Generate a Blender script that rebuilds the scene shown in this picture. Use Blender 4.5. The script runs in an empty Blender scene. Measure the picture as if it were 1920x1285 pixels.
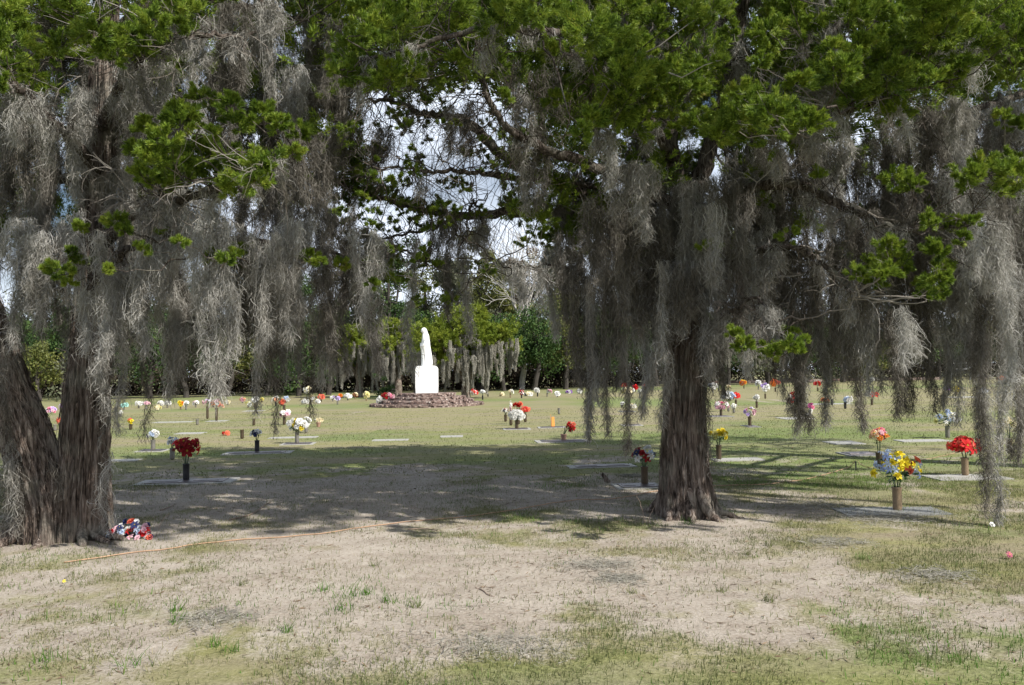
import bpy, math, random
import numpy as np
from mathutils import Vector, Matrix

S = bpy.context.scene
R_ = math.radians
rng = np.random.default_rng(7)
random.seed(7)

# ---------------------------------------------------------------- camera, sky, sun, exposure
F = 1464.0                       # focal length in photo pixels (1920 wide)
CAM = np.array([0.0, 0.0, 1.6])
pitch = math.atan(58.5 / F)
roll = R_(0.9)
fw = np.array([0, math.cos(pitch), math.sin(pitch)])
r0 = np.array([1.0, 0, 0]); u0 = np.array([0, -math.sin(pitch), math.cos(pitch)])
rt = math.cos(roll) * r0 - math.sin(roll) * u0
up = math.sin(roll) * r0 + math.cos(roll) * u0
cd = bpy.data.cameras.new("camera"); cam = bpy.data.objects.new("camera", cd)
S.collection.objects.link(cam)
m = Matrix(((rt[0], up[0], -fw[0], CAM[0]), (rt[1], up[1], -fw[1], CAM[1]), (rt[2], up[2], -fw[2], CAM[2]), (0, 0, 0, 1)))
cam.matrix_world = m
cd.sensor_width = 36.0; cd.lens = 36.0 * F / 1920.0
cd.clip_start = 0.05; cd.clip_end = 2000
S.camera = cam

SUN_EL = 42.0
SUN_DIR = np.array([0.80, -0.60])            # horizontal direction towards the sun
W = bpy.data.worlds.new("World"); S.world = W; W.use_nodes = True
nt = W.node_tree; nt.nodes.clear()
wo = nt.nodes.new("ShaderNodeOutputWorld"); bg = nt.nodes.new("ShaderNodeBackground")
sky = nt.nodes.new("ShaderNodeTexSky"); sky.sky_type = 'NISHITA'; sky.sun_disc = False
sky.sun_elevation = R_(SUN_EL); sky.sun_rotation = math.atan2(SUN_DIR[0], SUN_DIR[1])
sky.air_density = 1.0; sky.dust_density = 1.5
tc = nt.nodes.new("ShaderNodeTexCoord"); mp = nt.nodes.new("ShaderNodeMapping"); mp.inputs['Scale'].default_value = (2.2, 2.2, 5.0)
cn = nt.nodes.new("ShaderNodeTexNoise"); cn.inputs['Scale'].default_value = 1.7; cn.inputs['Detail'].default_value = 7
cr = nt.nodes.new("ShaderNodeValToRGB"); cr.color_ramp.elements[0].position = 0.30; cr.color_ramp.elements[1].position = 0.56
mx = nt.nodes.new("ShaderNodeMixRGB"); mx.inputs[2].default_value = (12.4, 13.6, 15.6, 1)
nt.links.new(tc.outputs['Generated'], mp.inputs[0]); nt.links.new(mp.outputs[0], cn.inputs['Vector'])
sx = nt.nodes.new("ShaderNodeSeparateXYZ"); nt.links.new(tc.outputs['Generated'], sx.inputs[0])
hz = nt.nodes.new("ShaderNodeMapRange"); hz.inputs[1].default_value = .38; hz.inputs[2].default_value = .62; hz.inputs[3].default_value = 1.0; hz.inputs[4].default_value = .22; hz.clamp = True
nt.links.new(sx.outputs[2], hz.inputs[0]); hm = nt.nodes.new("ShaderNodeMath"); hm.operation = 'MULTIPLY'
nt.links.new(cn.outputs['Fac'], cr.inputs[0]); nt.links.new(cr.outputs[0], hm.inputs[0]); nt.links.new(hz.outputs[0], hm.inputs[1]); nt.links.new(hm.outputs[0], mx.inputs[0])
nt.links.new(sky.outputs[0], mx.inputs[1]); nt.links.new(mx.outputs[0], bg.inputs[0])
bg.inputs[1].default_value = 0.06
nt.links.new(bg.outputs[0], wo.inputs[0])
sd = bpy.data.lights.new("sun", 'SUN'); sd.energy = 5.0; sd.angle = R_(0.6); sd.color = (1.0, 0.95, 0.87)
so = bpy.data.objects.new("sun", sd); S.collection.objects.link(so)
ce = math.cos(R_(SUN_EL))
to_sun = Vector((SUN_DIR[0] * ce, SUN_DIR[1] * ce, math.sin(R_(SUN_EL))))
so.rotation_euler = to_sun.to_track_quat('Z', 'Y').to_euler(); so.location = to_sun * 40
vs = S.view_settings; vs.view_transform = 'Standard'; vs.look = 'None'; vs.exposure = 0.5; vs.gamma = 1.0
S.render.engine = 'CYCLES'
S.cycles.max_bounces = 6; S.cycles.diffuse_bounces = 3; S.cycles.transmission_bounces = 3; S.cycles.transparent_max_bounces = 6

# ---------------------------------------------------------------- placing helpers
def ray(px, py): return F * fw + (px - 960) * rt - (py - 642.5) * up
def ground(px, py, z=0.0):
    d = ray(px, py); t = (z - CAM[2]) / d[2]; return CAM + t * d
def atd(px, py, D):
    d = ray(px, py); return CAM + d * (D / d[1])
def proj(P):
    q = np.atleast_2d(P) - CAM; z = q @ fw
    return 960 + F * (q @ rt) / z, 642.5 - F * (q @ up) / z

# ---------------------------------------------------------------- noise
_T = np.random.default_rng(3).random((64, 64, 16))
def vnoise(x, y, z=0.0):
    x = np.asarray(x, float); y = np.asarray(y, float); z = np.asarray(z, float) + np.zeros_like(x)
    xi = np.floor(x).astype(int); yi = np.floor(y).astype(int); zi = np.floor(z).astype(int)
    fx = x - xi; fy = y - yi; fz = z - zi
    fx = fx * fx * (3 - 2 * fx); fy = fy * fy * (3 - 2 * fy); fz = fz * fz * (3 - 2 * fz)
    def t(a, b, c): return _T[(xi + a) % 64, (yi + b) % 64, (zi + c) % 16]
    def l(a, b, f): return a + (b - a) * f
    return l(l(l(t(0,0,0), t(1,0,0), fx), l(t(0,1,0), t(1,1,0), fx), fy), l(l(t(0,0,1), t(1,0,1), fx), l(t(0,1,1), t(1,1,1), fx), fy), fz)
def fbm(x, y, z=0.0, o=4):
    s = 0; a = 1; n = 0
    for i in range(o):
        s = s + a * vnoise(np.asarray(x) * 2 ** i + 13 * i, np.asarray(y) * 2 ** i + 7 * i, np.asarray(z) * 2 ** i); n += a; a *= .5
    return s / n

# ---------------------------------------------------------------- mesh builder
OFF = {}
class G:
    def __init__(s): s.v = []; s.q = []; s.t = []; s.qm = []; s.tm = []; s.n = 0; s.mi = 0
    def add(s, v, q=None, t=None):
        v = np.asarray(v, float).reshape(-1, 3)
        if q is not None and len(q): q = np.asarray(q).reshape(-1, 4); s.q.append(q + s.n); s.qm.append(np.full(len(q), s.mi))
        if t is not None and len(t): t = np.asarray(t).reshape(-1, 3); s.t.append(t + s.n); s.tm.append(np.full(len(t), s.mi))
        s.v.append(v); s.n += len(v)
        return s
    def mesh(s, name, mats, smooth=False):
        v = np.concatenate(s.v) if s.v else np.zeros((0, 3))
        q = np.concatenate(s.q) if s.q else np.zeros((0, 4), int); t = np.concatenate(s.t) if s.t else np.zeros((0, 3), int)
        me = bpy.data.meshes.new(name)
        me.vertices.add(len(v)); me.vertices.foreach_set("co", v.ravel().astype(np.float32))
        nl = q.size + t.size; me.loops.add(nl)
        me.loops.foreach_set("vertex_index", np.concatenate([q.ravel(), t.ravel()]).astype(np.int32))
        npo = len(q) + len(t); me.polygons.add(npo)
        ls = np.concatenate([np.arange(len(q)) * 4, q.size + np.arange(len(t)) * 3])
        me.polygons.foreach_set("loop_start", ls.astype(np.int32))
        mi = np.concatenate((s.qm or [np.zeros(0)]) + (s.tm or [np.zeros(0)]))
        if not isinstance(mats, (list, tuple)): mats = [mats]
        for mt in mats: me.materials.append(mt)
        if len(mats) > 1: me.polygons.foreach_set("material_index", mi.astype(np.int32))
        me.polygons.foreach_set("use_smooth", np.full(npo, bool(smooth)))
        me.update(calc_edges=True); me.validate()
        return me
    def build(s, name, mats, parent=None, loc=None, smooth=False):
        if not s.v: return None
        off = np.zeros(3)
        if parent is not None: off = np.array(OFF[parent.name])
        if loc is not None: off = np.asarray(loc, float)
        s.v = [a - off for a in s.v]
        o = bpy.data.objects.new(name, s.mesh(name, mats, smooth)); S.collection.objects.link(o)
        if parent is not None: o.parent = parent
        elif loc is not None: o.location = tuple(loc)
        OFF[o.name] = tuple(off)
        return o
def tag(o, label=None, cat=None, group=None, kind=None):
    if label: o['label'] = label
    if cat: o['category'] = cat
    if group: o['group'] = group
    if kind: o['kind'] = kind
    return o
def empty(name, loc, label=None, cat=None, group=None):
    o = bpy.data.objects.new(name, None); S.collection.objects.link(o); o.location = tuple(loc); OFF[o.name] = tuple(float(a) for a in loc)
    o.empty_display_size = .2
    return tag(o, label, cat, group)

def frames(P):
    T = np.gradient(P, axis=0); T /= np.linalg.norm(T, axis=1, keepdims=True) + 1e-9
    ref = np.array([0, 0, 1.0]) if abs(T[0, 2]) < .9 else np.array([1.0, 0, 0])
    N = np.zeros_like(P); n = np.cross(T[0], ref); n /= np.linalg.norm(n)
    for i in range(len(P)):
        n = n - T[i] * (n @ T[i]); n /= np.linalg.norm(n) + 1e-9; N[i] = n
    return T, N, np.cross(T, N)
def tube(g, P, r, k=6, cap=True, rad=None):
    P = np.asarray(P, float); n = len(P); r = np.broadcast_to(np.asarray(r, float), (n,))
    T, N, B = frames(P); a = np.linspace(0, 2 * math.pi, k, endpoint=False)
    rr = r[:, None] * (np.ones((1, k)) if rad is None else rad)
    V = P[:, None] + N[:, None] * (np.cos(a)[None, :, None] * rr[..., None]) + B[:, None] * (np.sin(a)[None, :, None] * rr[..., None])
    i = np.arange(n - 1)[:, None] * k; j = np.arange(k)[None]; j2 = (j + 1) % k
    q = np.stack([i + j, i + j2, i + k + j2, i + k + j], -1).reshape(-1, 4)
    vv = V.reshape(-1, 3); t = None
    if cap:
        vv = np.concatenate([vv, P[:1], P[-1:]]); jj = np.arange(k); e = (n - 1) * k
        t = np.concatenate([np.stack([(jj + 1) % k, jj, np.full(k, n * k)], -1), np.stack([e + jj, e + (jj + 1) % k, np.full(k, n * k + 1)], -1)])
    g.add(vv, q, t)
def smooth_line(P, n, jit=0, rg=rng):
    P = np.asarray(P, float); m_ = len(P)
    if m_ == 2: P = np.array([P[0], (P[0] + P[1]) / 2, P[1]]); m_ = 3
    Q = np.concatenate([[2 * P[0] - P[1]], P, [2 * P[-1] - P[-2]]])
    u = np.linspace(0, m_ - 1 - 1e-6, n); i = u.astype(int); f = (u - i)[:, None]
    a, b, c, d = Q[i], Q[i + 1], Q[i + 2], Q[i + 3]
    o = .5 * (2 * b + (c - a) * f + (2 * a - 5 * b + 4 * c - d) * f ** 2 + (3 * b - a - 3 * c + d) * f ** 3)
    if jit:
        w = rg.normal(0, jit, o.shape); w[0] = 0; o = o + w
    return o
def box(g, c, h, rz=0.0, taper=1.0):
    x, y, z = h; v = np.array([[-x,-y,-z],[x,-y,-z],[x,y,-z],[-x,y,-z],[-x*taper,-y*taper,z],[x*taper,-y*taper,z],[x*taper,y*taper,z],[-x*taper,y*taper,z]], float)
    c_, s_ = math.cos(rz), math.sin(rz); v = np.stack([v[:,0]*c_-v[:,1]*s_, v[:,0]*s_+v[:,1]*c_, v[:,2]], -1) + np.asarray(c)
    g.add(v, [[0,3,2,1],[4,5,6,7],[0,1,5,4],[1,2,6,5],[2,3,7,6],[3,0,4,7]])
def lathe(g, prof, c=(0, 0, 0), k=14):
    P = np.array([[c[0], c[1], c[2] + z] for r, z in prof]); a = np.linspace(0, 2 * math.pi, k, endpoint=False)
    V = np.stack([c[0] + np.outer([r for r, z in prof], np.cos(a)), c[1] + np.outer([r for r, z in prof], np.sin(a)), np.repeat(P[:, 2:3], k, 1)], -1)
    n = len(prof); i = np.arange(n - 1)[:, None] * k; j = np.arange(k)[None]; j2 = (j + 1) % k
    g.add(V, np.stack([i + j, i + j2, i + k + j2, i + k + j], -1).reshape(-1, 4))
def unit(a): return a / (np.linalg.norm(a, axis=-1, keepdims=True) + 1e-9)
def ribbons(g, P, W_, rg=rng):
    """P (S,K,3) centre lines, W_ (S,K) widths; each strand faces its own direction."""
    S_, K = P.shape[:2]; sd_ = rg.normal(0, 1, (S_, 3)); sd_[:, 2] *= .3; sd_ = unit(sd_)[:, None]
    V = np.stack([P - sd_ * W_[..., None] / 2, P + sd_ * W_[..., None] / 2], 2).reshape(-1, 3)
    b = (np.arange(S_) * K * 2)[:, None] + (np.arange(K - 1) * 2)[None]
    g.add(V, np.stack([b, b + 1, b + 3, b + 2], -1).reshape(-1, 4))

# ---------------------------------------------------------------- materials
def mat(name): 
    M = bpy.data.materials.new(name); M.use_nodes = True; return M, M.node_tree.nodes, M.node_tree.links, M.node_tree.nodes['Principled BSDF']
def ramp(N, stops):
    r = N.new("ShaderNodeValToRGB"); e = r.color_ramp.elements
    while len(e) < len(stops): e.new(.5)
    for k, (p, c) in enumerate(stops): e[k].position = p; e[k].color = (*c, 1)
    return r
def plain(name, col, rough=.6, var=.15, scale=30, metal=0, bump=0.0, bscale=60):
    M, N, L, B = mat(name); B.inputs['Roughness'].default_value = rough; B.inputs['Metallic'].default_value = metal
    t = N.new("ShaderNodeTexCoord"); n = N.new("ShaderNodeTexNoise"); n.inputs['Scale'].default_value = scale; n.inputs['Detail'].default_value = 5
    a = tuple(c * (1 - var) for c in col); b = tuple(min(1, c * (1 + var)) for c in col)
    r = ramp(N, [(.3, a), (.7, b)]); L.new(t.outputs['Object'], n.inputs[0]); L.new(n.outputs[0], r.inputs[0]); L.new(r.outputs[0], B.inputs['Base Color'])
    if bump:
        n2 = N.new("ShaderNodeTexNoise"); n2.inputs['Scale'].default_value = bscale; n2.inputs['Detail'].default_value = 6; bp = N.new("ShaderNodeBump"); bp.inputs['Strength'].default_value = bump; bp.inputs['Distance'].default_value = .02
        L.new(t.outputs['Object'], n2.inputs[0]); L.new(n2.outputs[0], bp.inputs['Height']); L.new(bp.outputs[0], B.inputs['Normal'])
    return M
def leafy(name, stops, nscale=2.5, trans=.35, rough=.55, spec=.3):
    """leaf colour: random per leaf, mixed with a slow change through the plant"""
    M, N, L, B = mat(name); B.inputs['Roughness'].default_value = rough; B.inputs['Specular IOR Level'].default_value = spec
    ge = N.new("ShaderNodeNewGeometry"); t = N.new("ShaderNodeTexCoord"); n = N.new("ShaderNodeTexNoise"); n.inputs['Scale'].default_value = nscale; n.inputs['Detail'].default_value = 3
    ma = N.new("ShaderNodeMath"); ma.operation = 'MULTIPLY_ADD'; ma.inputs[1].default_value = .45
    mb = N.new("ShaderNodeMath"); mb.operation = 'MULTIPLY_ADD'; mb.inputs[1].default_value = 1.3; mb.inputs[2].default_value = -.38
    L.new(t.outputs['Object'], n.inputs[0]); L.new(n.outputs[0], mb.inputs[0]); L.new(ge.outputs['Random Per Island'], ma.inputs[0]); L.new(mb.outputs[0], ma.inputs[2])
    r = ramp(N, stops); L.new(ma.outputs[0], r.inputs[0]); L.new(r.outputs[0], B.inputs['Base Color'])
    if trans:
        tr = N.new("ShaderNodeBsdfTranslucent"); ms = N.new("ShaderNodeMixShader"); ms.inputs[0].default_value = trans
        L.new(r.outputs[0], tr.inputs[0]); L.new(B.outputs[0], ms.inputs[1]); L.new(tr.outputs[0], ms.inputs[2]); L.new(ms.outputs[0], N['Material Output'].inputs[0])
    return M
M_ced = leafy("cedar_foliage", [(0, (.028, .062, .012)), (.25, (.088, .152, .018)), (.6, (.205, .29, .032)), (.93, (.35, .39, .060)), (1, (.30, .18, .06))], 5.5)
M_cedy = leafy("yellow_cedar_foliage", [(0, (.07, .12, .015)), (.5, (.18, .235, .024)), (1, (.33, .36, .05))], .9, .2)
M_dk = leafy("evergreen_leaves", [(0, (.018, .040, .015)), (.5, (.050, .095, .028)), (1, (.13, .175, .05))], .35, .2, .6, .12)
M_und = leafy("shade_brown_undergrowth", [(0, (.015, .012, .009)), (.6, (.045, .036, .025)), (1, (.11, .085, .06))], .5, 0, .8, .1)  # brown stems and litter, colour darkened for the shade under the trees
M_ol = leafy("olive_leaves", [(0, (.05, .07, .02)), (.5, (.15, .17, .045)), (1, (.29, .27, .08))], .3, .3)
M_gr = leafy("grey_green_leaves", [(0, (.05, .065, .035)), (.5, (.13, .145, .085)), (1, (.24, .235, .15))], .3, .25)
M_rd = leafy("russet_leaves", [(0, (.08, .045, .02)), (.5, (.17, .10, .045)), (1, (.25, .16, .08))], .3, .25)
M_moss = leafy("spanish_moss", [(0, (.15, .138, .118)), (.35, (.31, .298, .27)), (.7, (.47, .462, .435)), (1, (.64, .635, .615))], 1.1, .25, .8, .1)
M_shmoss = leafy("shade_tone_moss", [(0, (.06, .052, .042)), (.35, (.14, .128, .108)), (.7, (.25, .235, .21)), (1, (.42, .41, .39))], 1.1, .25, .8, .1)  # same moss with shade put into its colour, for the deeper layers
M_fmoss = leafy("far_spanish_moss", [(0, (.20, .19, .16)), (.5, (.36, .345, .30)), (1, (.52, .50, .45))], .6, .3, .8, .1)
M_grass = leafy("grass_blades", [(0, (.06, .095, .025)), (.45, (.135, .16, .06)), (.72, (.25, .235, .12)), (1, (.42, .37, .26))], .8, .35, .6, .2)
M_bgr = leafy("green_grass_blades", [(0, (.045, .12, .015)), (.5, (.09, .20, .025)), (1, (.17, .26, .05))], 1.5, .4, .6, .2)
M_lit = leafy("leaf_litter", [(0, (.06, .04, .025)), (.5, (.14, .10, .065)), (1, (.30, .23, .16))], 2, 0, .8, .1)
M_twig = leafy("bare_twigs", [(0, (.10, .08, .065)), (.5, (.20, .18, .16)), (1, (.36, .34, .31))], 1.0, 0, .8, .1)
M_bare = plain("bare_pale_bark", (.42, .40, .37), .8, .25, 3)

def bark(name, c0, c1, c2, sc=1.0):
    M, N, L, B = mat(name); B.inputs['Roughness'].default_value = .9; B.inputs['Specular IOR Level'].default_value = .15
    t = N.new("ShaderNodeTexCoord"); mpp = N.new("ShaderNodeMapping"); mpp.inputs['Scale'].default_value = (22 * sc, 22 * sc, 2.3 * sc)
    n = N.new("ShaderNodeTexNoise"); n.inputs['Scale'].default_value = 1.6; n.inputs['Detail'].default_value = 8; n.inputs['Roughness'].default_value = .65
    n.inputs['Distortion'].default_value = .6
    L.new(t.outputs['Object'], mpp.inputs[0]); L.new(mpp.outputs[0], n.inputs[0])
    r = ramp(N, [(.38, c0), (.5, c1), (.68, c2)]); L.new(n.outputs[0], r.inputs[0])
    n2 = N.new("ShaderNodeTexNoise"); n2.inputs['Scale'].default_value = 3.5; n2.inputs['Detail'].default_value = 6; L.new(t.outputs['Object'], n2.inputs[0])
    r2 = ramp(N, [(.50, (0, 0, 0)), (.68, (1, 1, 1))]); L.new(n2.outputs[0], r2.inputs[0])
    mm = N.new("ShaderNodeMixRGB"); mm.inputs[2].default_value = (.30, .30, .25, 1)
    sc_ = N.new("ShaderNodeMath"); sc_.operation = 'MULTIPLY'; sc_.inputs[1].default_value = .45
    L.new(r2.outputs[0], sc_.inputs[0]); L.new(sc_.outputs[0], mm.inputs[0]); L.new(r.outputs[0], mm.inputs[1]); L.new(mm.outputs[0], B.inputs['Base Color'])
    bp = N.new("ShaderNodeBump"); bp.inputs['Strength'].default_value = 1.0; bp.inputs['Distance'].default_value = .05
    L.new(n.outputs[0], bp.inputs['Height']); L.new(bp.outputs[0], B.inputs['Normal'])
    return M
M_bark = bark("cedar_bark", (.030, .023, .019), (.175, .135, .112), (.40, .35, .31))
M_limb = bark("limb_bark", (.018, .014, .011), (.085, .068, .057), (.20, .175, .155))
M_fbark = plain("far_bark", (.040, .034, .029), .9, .35, 2)

# ---------------------------------------------------------------- generators
def moss(g, top, length, width, D, dens=1.0, seed=0, curls=1.0, spread_y=.6):
    """a beard of Spanish moss: tapering lobes of matted curls, with a few long strands running through to the tips"""
    rg = np.random.default_rng(seed); w = D * .00060
    nl = int(np.clip(width / .09, 1, 6)); lx = (np.arange(nl) + .5) / nl - .5 + rg.normal(0, .06, nl); lx = lx * width
    ll = length * rg.uniform(.35, 1.0, nl); ll[rg.integers(0, nl)] = length; lw = width / nl * rg.uniform(.9, 1.6, nl); ly = rg.normal(0, .35, nl) * width * spread_y; lt = rg.uniform(0, .12, nl) * length
    wt = ll * lw; wt = wt / wt.sum()
    # sway of each lobe
    ph = rg.uniform(0, 6.28, (nl, 4)); am = rg.uniform(.01, .035, (nl, 2)) * (1 + .4 * length)
    def mid_(l, u): 
        return lx[l] * (1 - .3 * u) + am[l, 0] * np.sin(u * 5 + ph[l, 0]) + .4 * am[l, 0] * np.sin(u * 14 + ph[l, 1]), ly[l] + am[l, 1] * np.sin(u * 6 + ph[l, 2]), .05 * length - lt[l] - ll[l] * u
    N_ = int(dens * curls * 1250 * (length * width) ** .92 * (8.0 / D) ** .6 / .30) + 30
    l = rg.choice(nl, N_, p=wt); u = rg.random(N_) ** 1.05
    mx_, my_, mz_ = mid_(l, u); lump = .72 + .45 * np.sin(u * 17 + ph[l, 3]) * np.sin(u * 7 + ph[l, 1])
    env = lw[l] * (.40 * (1 - u) ** .8 * lump + .05) * np.clip(.35 + u * 6, 0, 1)
    b = np.stack([mx_ + rg.normal(0, .55, N_) * env, my_ + rg.normal(0, .5, N_) * env, mz_ + rg.normal(0, .02, N_)], -1) + np.asarray(top)
    K = 5; tt = np.linspace(0, 1, K)[None, :, None]; L_ = rg.uniform(.05, .15, N_)[:, None, None]
    d = rg.normal(0, .5, (N_, 3)); d[:, 2] = -1.1 + .4 * rg.normal(0, 1, N_); d = unit(d)[:, None]; c1 = rg.normal(0, 1, (N_, 3))[:, None] * np.array([1, 1, .6]); 
    P = b[:, None] + d * L_ * tt + c1 * L_ * .33 * np.sin(tt * rg.uniform(2.2, 5.5, (N_, 1, 1)))
    ribbons(g, P, w * rg.uniform(.5, 1.35, N_)[:, None] * np.array([[.8, 1, 1, .8, .35]]), rg)
    # long strands
    n = max(6, int(dens * width * 110)); K = 12; l = rg.choice(nl, n, p=wt); u = np.linspace(0, 1.03, K)[None] * rg.uniform(.6, 1.05, n)[:, None]
    mx_, my_, mz_ = mid_(l[:, None], u); wob = np.cumsum(rg.normal(0, .011, (n, K, 2)), 1); ox = rg.normal(0, .3, (n, 1)) * lw[l][:, None] * (1 - .7 * u); oy = rg.normal(0, .3, (n, 1)) * lw[l][:, None]
    P = np.stack([mx_ + ox + wob[..., 0], my_ + oy + wob[..., 1], mz_], -1) + np.asarray(top)
    ribbons(g, P, w * rg.uniform(.5, 1.0, n)[:, None] * (1 - .4 * np.linspace(0, 1, K))[None], rg)

def cluster(g, c, R, n_pl, n_leaf=70, leaf=.034, seed=0, flat=.75, upb=.55):
    """a cushion of feathery cedar plumes around c"""
    rg = np.random.default_rng(seed)
    d = unit(rg.normal(0, 1, (n_pl, 3)) + np.array([0, -.15, .25]))
    st = c + d * R * rg.uniform(.25, .85, (n_pl, 1)) * np.array([1, 1, flat])
    ax = unit(d * np.array([1, 1, .6]) + np.array([0, 0, upb]) + rg.normal(0, .25, (n_pl, 3)))
    pl = R * rg.uniform(.35, .75, n_pl)
    i = np.repeat(np.arange(n_pl), n_leaf); N_ = len(i)
    u = rg.random(N_) ** .8
    sp = rg.normal(0, 1, (N_, 3)); sp -= ax[i] * (sp * ax[i]).sum(1, keepdims=True); sp = unit(sp)
    rad = (pl[i] * .27 * (1 - .75 * u) * np.sqrt(rg.random(N_)))[:, None]
    b = st[i] + ax[i] * (pl[i] * u)[:, None] + sp * rad
    ld = unit(ax[i] * .9 + sp * rg.uniform(.3, 1.1, (N_, 1)) + rg.normal(0, .25, (N_, 3)))
    sl = leaf * rg.uniform(.6, 1.5, (N_, 1)); sw = np.cross(ld, unit(rg.normal(0, 1, (N_, 3)))); sw = unit(sw) * sl * .13
    V = np.stack([b - sw, b + sw, b + ld * sl + sw * .3, ], 1).reshape(-1, 3)
    g.add(V, None, np.arange(N_ * 3).reshape(-1, 3))

def leafblob(g, c, rad, n, leaf, rg, shell=.55):
    """leaves through a lumpy ellipsoid"""
    d = unit(rg.normal(0, 1, (n, 3))); k = rg.uniform(shell, 1, (n, 1)) ** .7
    b = np.asarray(c) + d * k * np.asarray(rad)
    nrm = unit(d + rg.normal(0, .8, (n, 3))); t1 = unit(np.cross(nrm, rg.normal(0, 1, (n, 3)))); t2 = np.cross(nrm, t1)
    s = leaf * rg.uniform(.6, 1.4, (n, 1))
    V = np.stack([b - t1 * s * .5, b - t2 * s * .32, b + t1 * s * .5, b + t2 * s * .32], 1).reshape(-1, 3)
    g.add(V, np.arange(n * 4).reshape(-1, 4))

def twigs(g, p, d, L_, r, depth, rg, droop=0.0, nb=3, k=3, spread=.7):
    P = [np.asarray(p, float)]; d = np.asarray(d, float); n = 5
    for i in range(n):
        d = unit(d + rg.normal(0, .16, 3) + np.array([0, 0, -droop])); P.append(P[-1] + d * L_ / n)
    P = np.array(P); tube(g, P, np.linspace(r, r * .45, n + 1), k, cap=False)
    if depth > 0:
        for b in range(nb):
            i = rg.integers(1, n + 1); dd = unit(d + rg.normal(0, spread, 3)); twigs(g, P[i], dd, L_ * rg.uniform(.45, .75), r * .55, depth - 1, rg, droop, nb, k, spread)

def trunk_mesh(g, P, r, seed, ringn=90, k=112, flare=.0, ridges=.10):
    """fluted, fibrous trunk"""
    P = smooth_line(P, ringn); u = np.linspace(0, 1, ringn)
    r = np.interp(u, np.linspace(0, 1, len(r)), r)
    a = np.linspace(0, 2 * math.pi, k, endpoint=False)
    Lh = np.cumsum(np.r_[0, np.linalg.norm(np.diff(P, axis=0), axis=1)])
    A, H = np.meshgrid(a, Lh); ca, sa = np.cos(A), np.sin(A)
    tw = .35 * H
    f1 = fbm(3 + 1.9 * np.cos(A + tw) + seed, 3 + 1.9 * np.sin(A + tw), H * .35 + seed, 3) - .5
    f2 = fbm(20 + 9 * ca + seed, 20 + 9 * sa, H * .8, 3) - .5
    f3 = fbm(20 + 26 * ca + seed, 20 + 26 * sa, H * 2.2, 2) - .5
    low = np.exp(-H / .5)
    lob = (np.cos(5 * A + seed) * .5 + np.cos(8 * A + 2 * seed) * .35) * low
    rad = .88 + f1 * (.62 + .5 * low) + f2 * .36 + f3 * .26 + lob * .13 + flare * np.exp(-H / .28) * (1 + 1.6 * (f1 + f2))
    tube(g, P, r, k, cap=True, rad=rad)
    # peeling bark fibres
    rg = np.random.default_rng(seed); n = 1500; K = 5; r = r * 1.0
    ai = rg.integers(0, k, n); hi = rg.integers(0, ringn - 8, n); st = np.linspace(0, 7, K).astype(int)
    T, Nn, B = frames(P); hh = hi[:, None] + st[None]
    dirv = Nn[hh] * np.cos(a[ai])[:, None, None] + B[hh] * np.sin(a[ai])[:, None, None]
    rr = (r[hh] * rad[hh, ai[:, None]])[..., None] + .008 + rg.uniform(0, .02, (n, 1, 1)) * np.abs(np.linspace(-1, 1, K))[None, :, None]
    Q = P[hh] + dirv * rr + rg.normal(0, .004, (n, K, 3))
    ribbons(g, Q, np.full((n, K), .007), rg)

# ---------------------------------------------------------------- ground
def sgrid(lo, hi, st, far, nf):
    inner = np.arange(lo, hi + 1e-6, st); g_ = np.geomspace(st, far, nf); c = np.cumsum(g_) ; c = c * (far / c[-1])
    return np.concatenate([lo - c[::-1], inner, hi + c])
def masks(x, y):
    """bare (sandy) and green masks of the lawn; shapes belong to the ground itself"""
    n = fbm(x * .55 + 5, y * .55, 1.5, 4); n2 = fbm(x * 2.3, y * 2.3 + 9, 3.5, 3)
    sand = 1.2 * np.exp(-(((x + 1.0) / 2.5) ** 2 + ((y - 5.9) / 1.6) ** 2)) + 1.15 * np.exp(-(((x + 1.3) / 3.6) ** 2 + ((y - 10.0) / 2.4) ** 2)) + .55 * np.exp(-(((x + 2.5) / 3.0) ** 2 + ((y - 11.5) / 2.2) ** 2))
    sand = sand + .30 * np.exp(-(((x - 2.0) / 1.6) ** 2 + ((y - 5.6) / 1.3) ** 2)) - .5 * np.exp(-(((y - 3.9) / .55) ** 2))
    for tx, ty in ((1.95, 8.8), (-4.7, 8.0)):
        sand = sand + .55 * np.exp(-(((x - tx) / 1.0) ** 2 + ((y - ty) / .8) ** 2))
    n3 = fbm(x * 7, y * 7, 6.5, 3)
    b = sand + (n - .5) * 2.0 + (n2 - .5) * 1.6 + (n3 - .5) * .9 - .35 * np.clip((y - 14) / 3, 0, 1.6)
    bare = np.clip((b - .12) * 1.3, 0, 1)
    g1 = fbm(x * .12 + 40, y * .30 + 3, 2.5, 4); green = np.clip((g1 - .47) * 5, 0, 1)
    green = np.maximum(green, np.clip((fbm(x * .9 + 11, y * .9, 7.5, 3) - .55) * 6, 0, 1) * (y < 9))
    green = np.maximum(green, .9 * np.exp(-((y - 22.5 - .1 * x) / 1.5) ** 2) * np.clip((fbm(x * .5, y * .5 + 70, 4, 3) - .3) * 3, 0, 1) * (x > -4))
    return bare, green
def height(x, y):
    return (fbm(x * .8, y * .8, .5, 3) - .5) * .05 * np.exp(-((y - 8) / 9) ** 2) * (np.abs(x) < 16) + (fbm(x * 5, y * 5, 2.5, 3) - .5) * .018 * (y < 16) * (np.abs(x) < 11)
gx = sgrid(-11, 11, .07, 900, 55); gy = sgrid(3.0, 16, .06, 900, 70)
gy = gy[gy > -300]
X, Y = np.meshgrid(gx, gy); Z = height(X, Y)
nx, ny = len(gx), len(gy)
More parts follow.
